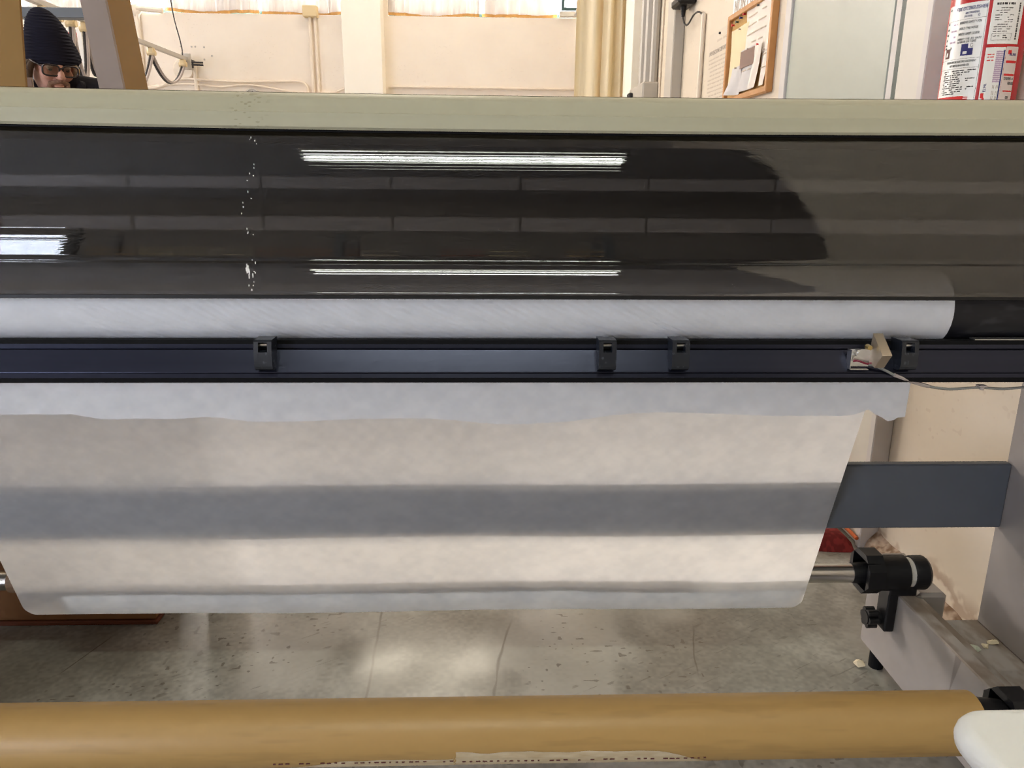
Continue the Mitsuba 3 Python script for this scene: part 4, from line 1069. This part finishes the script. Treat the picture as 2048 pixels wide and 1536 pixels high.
def note(y0, y1, z0, z1, m, label, curl=0.0, tilt=0.0, d=0.016, side=1, lines=0, pin='ink', corner=None):
    """paper pinned to the board; y0 > y1; the free edge curls towards the room"""
    k = thing('pinned_note', label, 'note', 'papers on the notice board')
    ny, nz = 14, 18
    def pt(u, t):
        y = y0 + (y1 - y0) * u + tilt * t
        zz = z1 + (z0 - z1) * t
        w = (u if side > 0 else 1 - u)
        lift = curl * (w ** 2) * (t ** 1.3)
        if corner is not None:
            lift += corner * max(0, (t + (1 - w) * 1.2 - 1.05)) ** 1.5
        return np.array([WX - d - lift + 0.003 * math.sin(6 * u + 4 * t), y - lift * 0.35 * side, zz + lift * 0.25])
    v = [pt(i / ny, j / nz) for i in range(ny + 1) for j in range(nz + 1)]
    f = []
    for i in range(ny):
        for j in range(nz):
            a = i * (nz + 1) + j; b = a + nz + 1
            f += [(a, b, b + 1), (a, b + 1, a + 1)]
    obj('paper', trimesh.Trimesh(v, f, process=False), m, k, smooth=True)
    if lines:
        tt = []
        for i in range(lines):
            t = 0.16 + 0.72 * i / lines
            for u in np.arange(0.14, 0.82, 0.12):
                if RNG.random() < 0.75:
                    c = pt(u, t); tt.append(box(c[0] - 0.0028, c[0] - 0.0005, c[1] - 0.026 * abs(y0 - y1) / 0.3, c[1] + 0.02 * abs(y0 - y1) / 0.3, c[2] - 0.0022, c[2] + 0.0022))
        obj('print', tt, 'ink_faint', k, smooth=False, kind='stuff')
    c = pt(0.5, 0.04)
    obj('pin', lathe([(0, 0), (0.003, 0), (0.003, 0.006), (0.0055, 0.009), (0, 0.011)], c, (-1, 0, 0), 12), pin, k)
    return k


note(4.165, 3.880, 1.560, 1.860, 'note_cream', 'cream yellow sheet pinned at the left of the notice board', d=0.015, pin='ink_pale')
note(3.930, 3.590, 1.690, 1.912, 'note_white', 'white sheet with faint drawing pinned at the top right of the notice board', tilt=-0.02, d=0.019, lines=4, curl=0.01)
note(3.665, 3.580, 1.550, 1.705, 'note_white', 'narrow white slip at the right edge of the notice board', curl=0.012, d=0.022, lines=2, pin='ink_pale')
note(3.725, 3.630, 1.550, 1.735, 'note_white', 'long curled white slip with red pin hanging at the middle of the notice board', d=0.034, tilt=0.06, pin='ink_red')
k = note(3.950, 3.720, 1.550, 1.738, 'note_grey', 'brown and grey printed photo sheet beside the curled corner on the notice board', d=0.026, lines=2, pin='ink_pale')
note(4.060, 3.920, 1.540, 1.672, 'note_grey', 'grey sheet with its left corner curling outwards at the bottom of the notice board', d=0.030, side=-1, curl=0.032, pin='ink_pale')
obj('brown_print', box(WX - 0.0325, WX - 0.0300, 3.735, 3.935, 1.655, 1.730), 'note_brown', k, smooth=False)
for i, (y, z, m_) in enumerate(((4.08, 1.890, 'dark_green'), (4.02, 1.898, 'ink_blue'), (4.14, 1.885, 'ink_red'), (3.97, 1.905, 'ink_red'))):
    obj('push_pin', lathe([(0, 0), (0.004, 0), (0.004, 0.010), (0.008, 0.013), (0, 0.016)], (WX - 0.012, y, z), (-1, 0, 0), 12), m_, label=('green', 'blue', 'leftmost red', 'rightmost red')[i] + ' push pin at the top of the notice board', cat='push pin', group='push pins of the notice board')

# door
tag('door_1', 'pale grey green metal door in the right wall', kind='structure')
obj('leaf', box(WX - 0.035, WX, 2.462, 3.285, 0.02, 2.25, 0.003), 'door_panel', 'door_1', smooth=False)
obj('hinge_strip', box(WX - 0.045, WX, 3.285, 3.345, 0.0, 2.25, 0.003), 'trim_grey', 'door_1', smooth=False)
obj('gap', box(WX - 0.028, WX, 2.446, 2.462, 0.0, 2.25), 'dark_green', 'door_1', smooth=False)
obj('edge_strip', box(WX - 0.040, WX, 2.405, 2.446, 0.0, 2.25, 0.002), 'trim_grey', 'door_1', smooth=False)
obj('seal', box(WX - 0.044, WX, 2.372, 2.405, 0.0, 2.25, 0.002), 'dark_green', 'door_1', smooth=False)
struct('trim_1', box(WX - 0.05, WX, 2.235, 2.372, 0, CEIL, 0.006), 'trim_white', 'white casing strip between door and extinguisher', smooth=False)
struct('trim_2', box(WX - 0.058, WX, 2.205, 2.235, 0, CEIL, 0.003), 'trim_grey', 'grey edge strip beside the white casing', smooth=False)

# ------------------------------------------------------------------ fire extinguisher
EX, EY, ER = 1.163, 1.905, 0.0815
ex = thing('fire_extinguisher', 'red fire extinguisher with white instruction labels on the right wall', 'fire extinguisher')
obj('cylinder', lathe([(0, 0), (ER - 0.012, 0), (ER, 0.012), (ER, 0.50), (ER * 0.93, 0.55), (ER * 0.7, 0.59), (0.026, 0.612), (0.026, 0.63), (0, 0.63)], (EX, EY, 1.10), (0, 0, 1), 64), 'extinguisher_red', ex, smooth=40)
obj('valve', [cyl((EX, EY, 1.725), (EX, EY, 1.79), 0.018, n=16), box(EX - 0.012, EX + 0.012, EY - 0.10, EY + 0.02, 1.785, 1.80, 0.003), box(EX - 0.012, EX + 0.012, EY - 0.10, EY + 0.02, 1.755, 1.765, 0.003)], 'black_plastic', ex)
obj('wall_hook', box(EX, WX, EY - 0.02, EY + 0.02, 1.66, 1.72, 0.002), 'aluminium', ex)
PHI0 = math.atan2(-EY, -EX) + 0.012       # the side turned to the room


def wrap_xy(sx, z, lift):
    """sx: metres along the surface (to the right as read), from the middle of the side turned to the room"""
    a = PHI0 + sx / ER
    return np.stack([EX + (ER + lift) * np.cos(a), EY + (ER + lift) * np.sin(a), z - 0.009], -1)


def patch(s0, s1, z0, z1, m, lift=0.0006, tilt=0.0, **k):
    n = max(3, int(abs(s1 - s0) / 0.004) + 1)
    s = np.linspace(s0, s1, n)
    lo, hi = wrap_xy(s, z0 + tilt * s, lift), wrap_xy(s, z1 + tilt * s, lift)
    v = np.vstack([lo, hi])
    f = [(i, i + 1, n + i + 1) for i in range(n - 1)] + [(i, n + i + 1, n + i) for i in range(n - 1)]
    return trimesh.Trimesh(v, f, process=False)


def label_text(text, h, s, z, m=None, lift=0.0008, bold=True, width=None, tilt=0.0, up=False):
    t = meshkit.text_mesh(text, h, 0.0003, bold)
    v = np.array(t.vertices)
    if width:
        v[:, 0] *= width / max(1e-6, v[:, 0].max())
    x, y = (v[:, 0], v[:, 1]) if not up else (-v[:, 1], v[:, 0])
    return trimesh.Trimesh(wrap_xy(s + x, z + y + tilt * (s + x), lift + v[:, 2]), t.faces, process=False)


def bars(s0, s1, z, h, gap=0.0025, fill=0.8, lift=0.0009, lo=0.002, hi=0.010):
    out, s = [], s0
    while s < s1 - 0.002:
        L = min(RNG.uniform(lo, hi), s1 - s)
        if RNG.random() < fill:
            out.append(patch(s, s + L, z, z + h, None, lift))
        s += L + gap * RNG.uniform(0.4, 1)
    return out


S0, S1 = -0.105, -0.003
il = obj('instruction_label', patch(S0, S1, 1.318, 1.5445, None), 'label_white', ex, smooth=True, label='white instruction label headed FIRE EXTINGUISHER')
blue = [label_text('FIRE EXTINGUISHER', 0.0072, -0.074, 1.5300, width=0.069),
        label_text('ABC POWDER', 0.0042, -0.050, 1.5215, width=0.030), label_text('27A 233B', 0.0036, -0.052, 1.5150, width=0.018), label_text('C', 0.0045, -0.022, 1.5145)]
obj('heading', blue, 'ink_blue', il, smooth=False)
body = [label_text('REMOVE SAFETY PIN', 0.0050, -0.060, 1.5015, width=0.047), label_text('HOLD THE HOSE', 0.0050, -0.060, 1.4890, width=0.042),
        label_text('PRESS GRIP LEVER', 0.0050, -0.060, 1.4770, width=0.046), label_text('DIRECT THE JET ONTO', 0.0042, -0.060, 1.4665, width=0.052), label_text('A BASE OF FIRE', 0.0042, -0.060, 1.4605, width=0.042),
        label_text('TO USE ON LIVE ELECTRIC EQUIPMENT', 0.0044, -0.083, 1.4185, width=0.071), label_text('AIR THE ROOM AFTER USE', 0.0044, -0.072, 1.4105, width=0.047)]
for q in body:
    obj('instruction_line', q, 'ink', il, smooth=False)
fine = []
for i, z in enumerate(np.linspace(1.400, 1.350, 12)):
    fine += bars(-0.088 + 0.003 * (i % 2), -0.010 - 0.012 * (i % 4), z, 0.0024)
for z in (1.5105, 1.4265, 1.4060):
    fine.append(patch(S0, S1 - 0.002, z, z + 0.0006, None, 0.0009))
for z in (1.535, 1.505, 1.4925, 1.481, 1.470, 1.459, 1.452):
    fine += bars(-0.101, -0.093, z, 0.004, fill=1)
fine.append(patch(S1 - 0.0024, S1 - 0.0018, 1.322, 1.540, None, 0.0009))
obj('fine_print', fine, 'ink', il, smooth=False, kind='stuff')
obj('sketches', bars(-0.084, -0.066, 1.501, 0.003) + bars(-0.084, -0.066, 1.487, 0.004) + bars(-0.084, -0.066, 1.474, 0.004) + bars(-0.084, -0.066, 1.463, 0.004), 'ink_lilac', il, smooth=False, kind='stuff')
pic = obj('pictogram', [patch(-0.094, -0.078, 1.4310, 1.4520, None, 0.0010)], 'ink_maroon', il, smooth=True)
obj('flame', patch(-0.0895, -0.0835, 1.4350, 1.4440, None, 0.0013), 'label_white', pic, smooth=True)
pic = obj('pictogram', [patch(-0.048, -0.022, 1.4330, 1.4580, None, 0.0010)], 'ink_blue', il, smooth=True)
obj('cut_out', [patch(-0.0325, -0.0215, 1.4480, 1.4585, None, 0.0013), patch(-0.043, -0.034, 1.4360, 1.4420, None, 0.0013)], 'label_white', pic, smooth=True)
obj('class_letter', [label_text('B', 0.006, -0.0785, 1.4495, bold=False, lift=0.0015), label_text('C', 0.0075, -0.0295, 1.4500, bold=False, lift=0.0015)], 'ink', il, smooth=False)
obj('red_band', patch(S0, -0.028, 1.318, 1.3450, None, 0.0011), 'ink_red', il, smooth=True)
obj('emblem', [patch(-0.030, -0.018, 1.329 + 0.004 * k, 1.331 + 0.004 * k, None, 0.0013) for k in range(4)], 'ink_red', il, smooth=False)
dl = obj('data_label', patch(0.004, 0.073, 1.4530, 1.5450, None), 'label_white', ex, smooth=True, label='white data label at the upper right of the cylinder')
fine = bars(0.012, 0.050, 1.5335, 0.0045, fill=1)
for i, z in enumerate(np.linspace(1.526, 1.478, 11)):
    fine += bars(0.012, 0.050 - 0.010 * (i % 3 == 1), z, 0.0016)
for z0 in (1.4605, 1.4740):
    fine.append(patch(0.010, 0.052, z0, z0 + 0.0006, None, 0.0009))
for s in (0.010, 0.0515):
    fine.append(patch(s, s + 0.0006, 1.4605, 1.4746, None, 0.0009))
fine += bars(0.033, 0.043, 1.4645, 0.0022, fill=1) + bars(0.033, 0.043, 1.4690, 0.0022, fill=1) + bars(0.013, 0.026, 1.4685, 0.0014)
fine += [patch(0.0610, 0.0650, z, z + RNG.uniform(0.002, 0.005), None, 0.0009) for z in np.arange(1.462, 1.538, 0.0052)]
obj('fine_print', fine, 'ink', dl, smooth=False, kind='stuff')
cl = obj('check_label', patch(0.004, 0.046, 1.318, 1.4460, None), 'label_white', ex, smooth=True, label='white inspection label with blue bar at the lower right')
obj('blue_bar', patch(0.0415, 0.0445, 1.328, 1.4400, None, 0.0009), 'ink_blue', cl, smooth=True)
obj('lilac_grid', [patch(0.026, 0.041, z, z + 0.0032, None, 0.0009) for z in np.arange(1.372, 1.438, 0.0042)], 'ink_lilac', cl, smooth=False, kind='stuff')
obj('red_print', bars(0.009, 0.022, 1.430, 0.002) + bars(0.009, 0.022, 1.4245, 0.002) + bars(0.009, 0.022, 1.4175, 0.0022, fill=1) + [label_text('AZIENDA', 0.003, 0.0215, 1.352, up=True)] * 0, 'ink_red', cl, smooth=False, kind='stuff')
obj('grey_print', sum([[patch(s, s + 0.0012, z, z + 0.008, None, 0.0009) for s in (0.028, 0.031, 0.036, 0.039)] for z in (1.334, 1.345, 1.358)], []), 'ink_pale', cl, smooth=False, kind='stuff')
obj('logo', [patch(0.0065, 0.0130, 1.338, 1.349, None, 0.0009), patch(0.0105, 0.0150, 1.335, 1.339, None, 0.0009)], 'ink_red', cl, smooth=True)
obj('logo_lettering', label_text('ELPA', 0.0052, 0.0155, 1.351, up=True), 'ink_blue', cl, smooth=False)
pl = obj('service_tag', patch(0.0465, 0.0790, 1.318, 1.4475, None, 0.0009), 'label_pink', ex, smooth=True, label='pinkish service tag with red bars at the right edge')
obj('red_bar', [patch(0.0495, 0.0775, 1.4130, 1.4185, None, 0.0012), patch(0.0490, 0.0775, 1.3860, 1.3905, None, 0.0012), patch(0.0530, 0.0775, 1.3520, 1.3550, None, 0.0012)], 'ink_red', pl, smooth=True)
obj('logo', [patch(0.0515, 0.0600, 1.4315, 1.4400, None, 0.0012)], 'ink_red', pl, smooth=True)
obj('logo_lettering', label_text('ELPA', 0.0050, 0.0555, 1.4285, lift=0.0014), 'ink_blue', pl, smooth=False)
obj('handwriting', [label_text('2005', 0.0055, 0.0495, 1.3775, lift=0.0013), label_text('-1', 0.0045, 0.0690, 1.3780, lift=0.0013), label_text('RUS', 0.0060, 0.0620, 1.3675, lift=0.0013), label_text('Gi', 0.0060, 0.0610, 1.3370, lift=0.0013)], 'ink', pl, smooth=False)

# ------------------------------------------------------------------ cable festoon over the hall
FX, FZ = -3.35, 2.375
ftk = thing('cable_track', 'grey overhead cable track slanting across the upper left of the picture', 'cable track')
obj('rail', box(FX - 0.022, FX + 0.022, 3.2, 9.30, FZ - 0.02, FZ + 0.02, 0.003), 'pipe_grey', ftk, smooth=False)
obj('end_plate', box(FX - 0.05, FX + 0.05, 9.28, 9.31, FZ - 0.11, FZ + 0.06, 0.003), 'pipe_grey', ftk)
obj('wall_bracket', [tube([(FX, 9.30, FZ - 0.03), (FX + 0.17, 9.33, FZ - 0.03)], 0.010, 8), tube([(FX, 9.30, FZ - 0.055), (FX + 0.17, 9.33, FZ - 0.055)], 0.010, 8), box(FX - 0.02, FX + 0.02, 9.30, 9.50, FZ - 0.07, FZ + 0.01)], 'ink', ftk, smooth=False)
obj('suspension_wire', tube(spline([(FX - 0.03, 9.28, FZ + 0.01), (FX - 0.035, 9.28, FZ + 0.15), (FX - 0.07, 9.28, FZ + 0.33), (FX - 0.10, 9.28, FZ + 0.6), (FX - 0.10, 9.28, CEIL)], 30), 0.006, 6), 'cable_black', ftk)
obj('hanger', [tube([(FX, y, FZ + 0.02), (FX, y, CEIL)], 0.006, 6) for y in (4.0, 6.3)], 'pipe_grey', ftk)
ys = [6.42, 6.62, 6.83, 7.05, 7.28, 8.36, 9.18]
for i, y in enumerate(ys):
    obj('trolley', [box(FX - 0.03, FX + 0.03, y - 0.03, y + 0.03, FZ - 0.085, FZ - 0.02, 0.008), cyl((FX - 0.04, y, FZ - 0.07), (FX + 0.04, y, FZ - 0.07), 0.026, n=16)], 'junction_tan', ftk)
for i, (a, b) in enumerate(zip(ys[:-1], ys[1:])):
    dep = (0.33 + 0.025 * (i % 3)) if b - a < 0.5 else (0.40 if i == 4 else 0.215)
    t = np.linspace(0, 1, 40)
    for k, (off, m_) in enumerate(((-0.012, 'cable_black'), (0.012, 'cable_pale'))):
        e = 0.5 if dep > 0.6 and b - a < 0.5 else 0.62
        zz = FZ - 0.09 - dep * (1 - np.abs(2 * t - 1) ** (2.6 if b - a < 0.5 else 2.0)) * (1 if k == 0 else 0.97)
        obj('cable_loop', tube(np.stack([FX + off + 0 * t, a + (b - a) * t, zz], 1), 0.013, 8), m_, ftk)
# gantry frame behind the man
gf = thing('gantry_frame', 'grey steel gantry frame behind the man\'s beanie', 'frame')
obj('beam', box(-3.30, -2.72, 5.95, 6.05, 2.195, 2.262, 0.004), 'steel_grey', gf)
for x in (-3.23, -2.76):
    obj('upright', box(x - 0.022, x + 0.022, 5.97, 6.03, 0, 2.195, 0.003), 'steel_grey', gf)
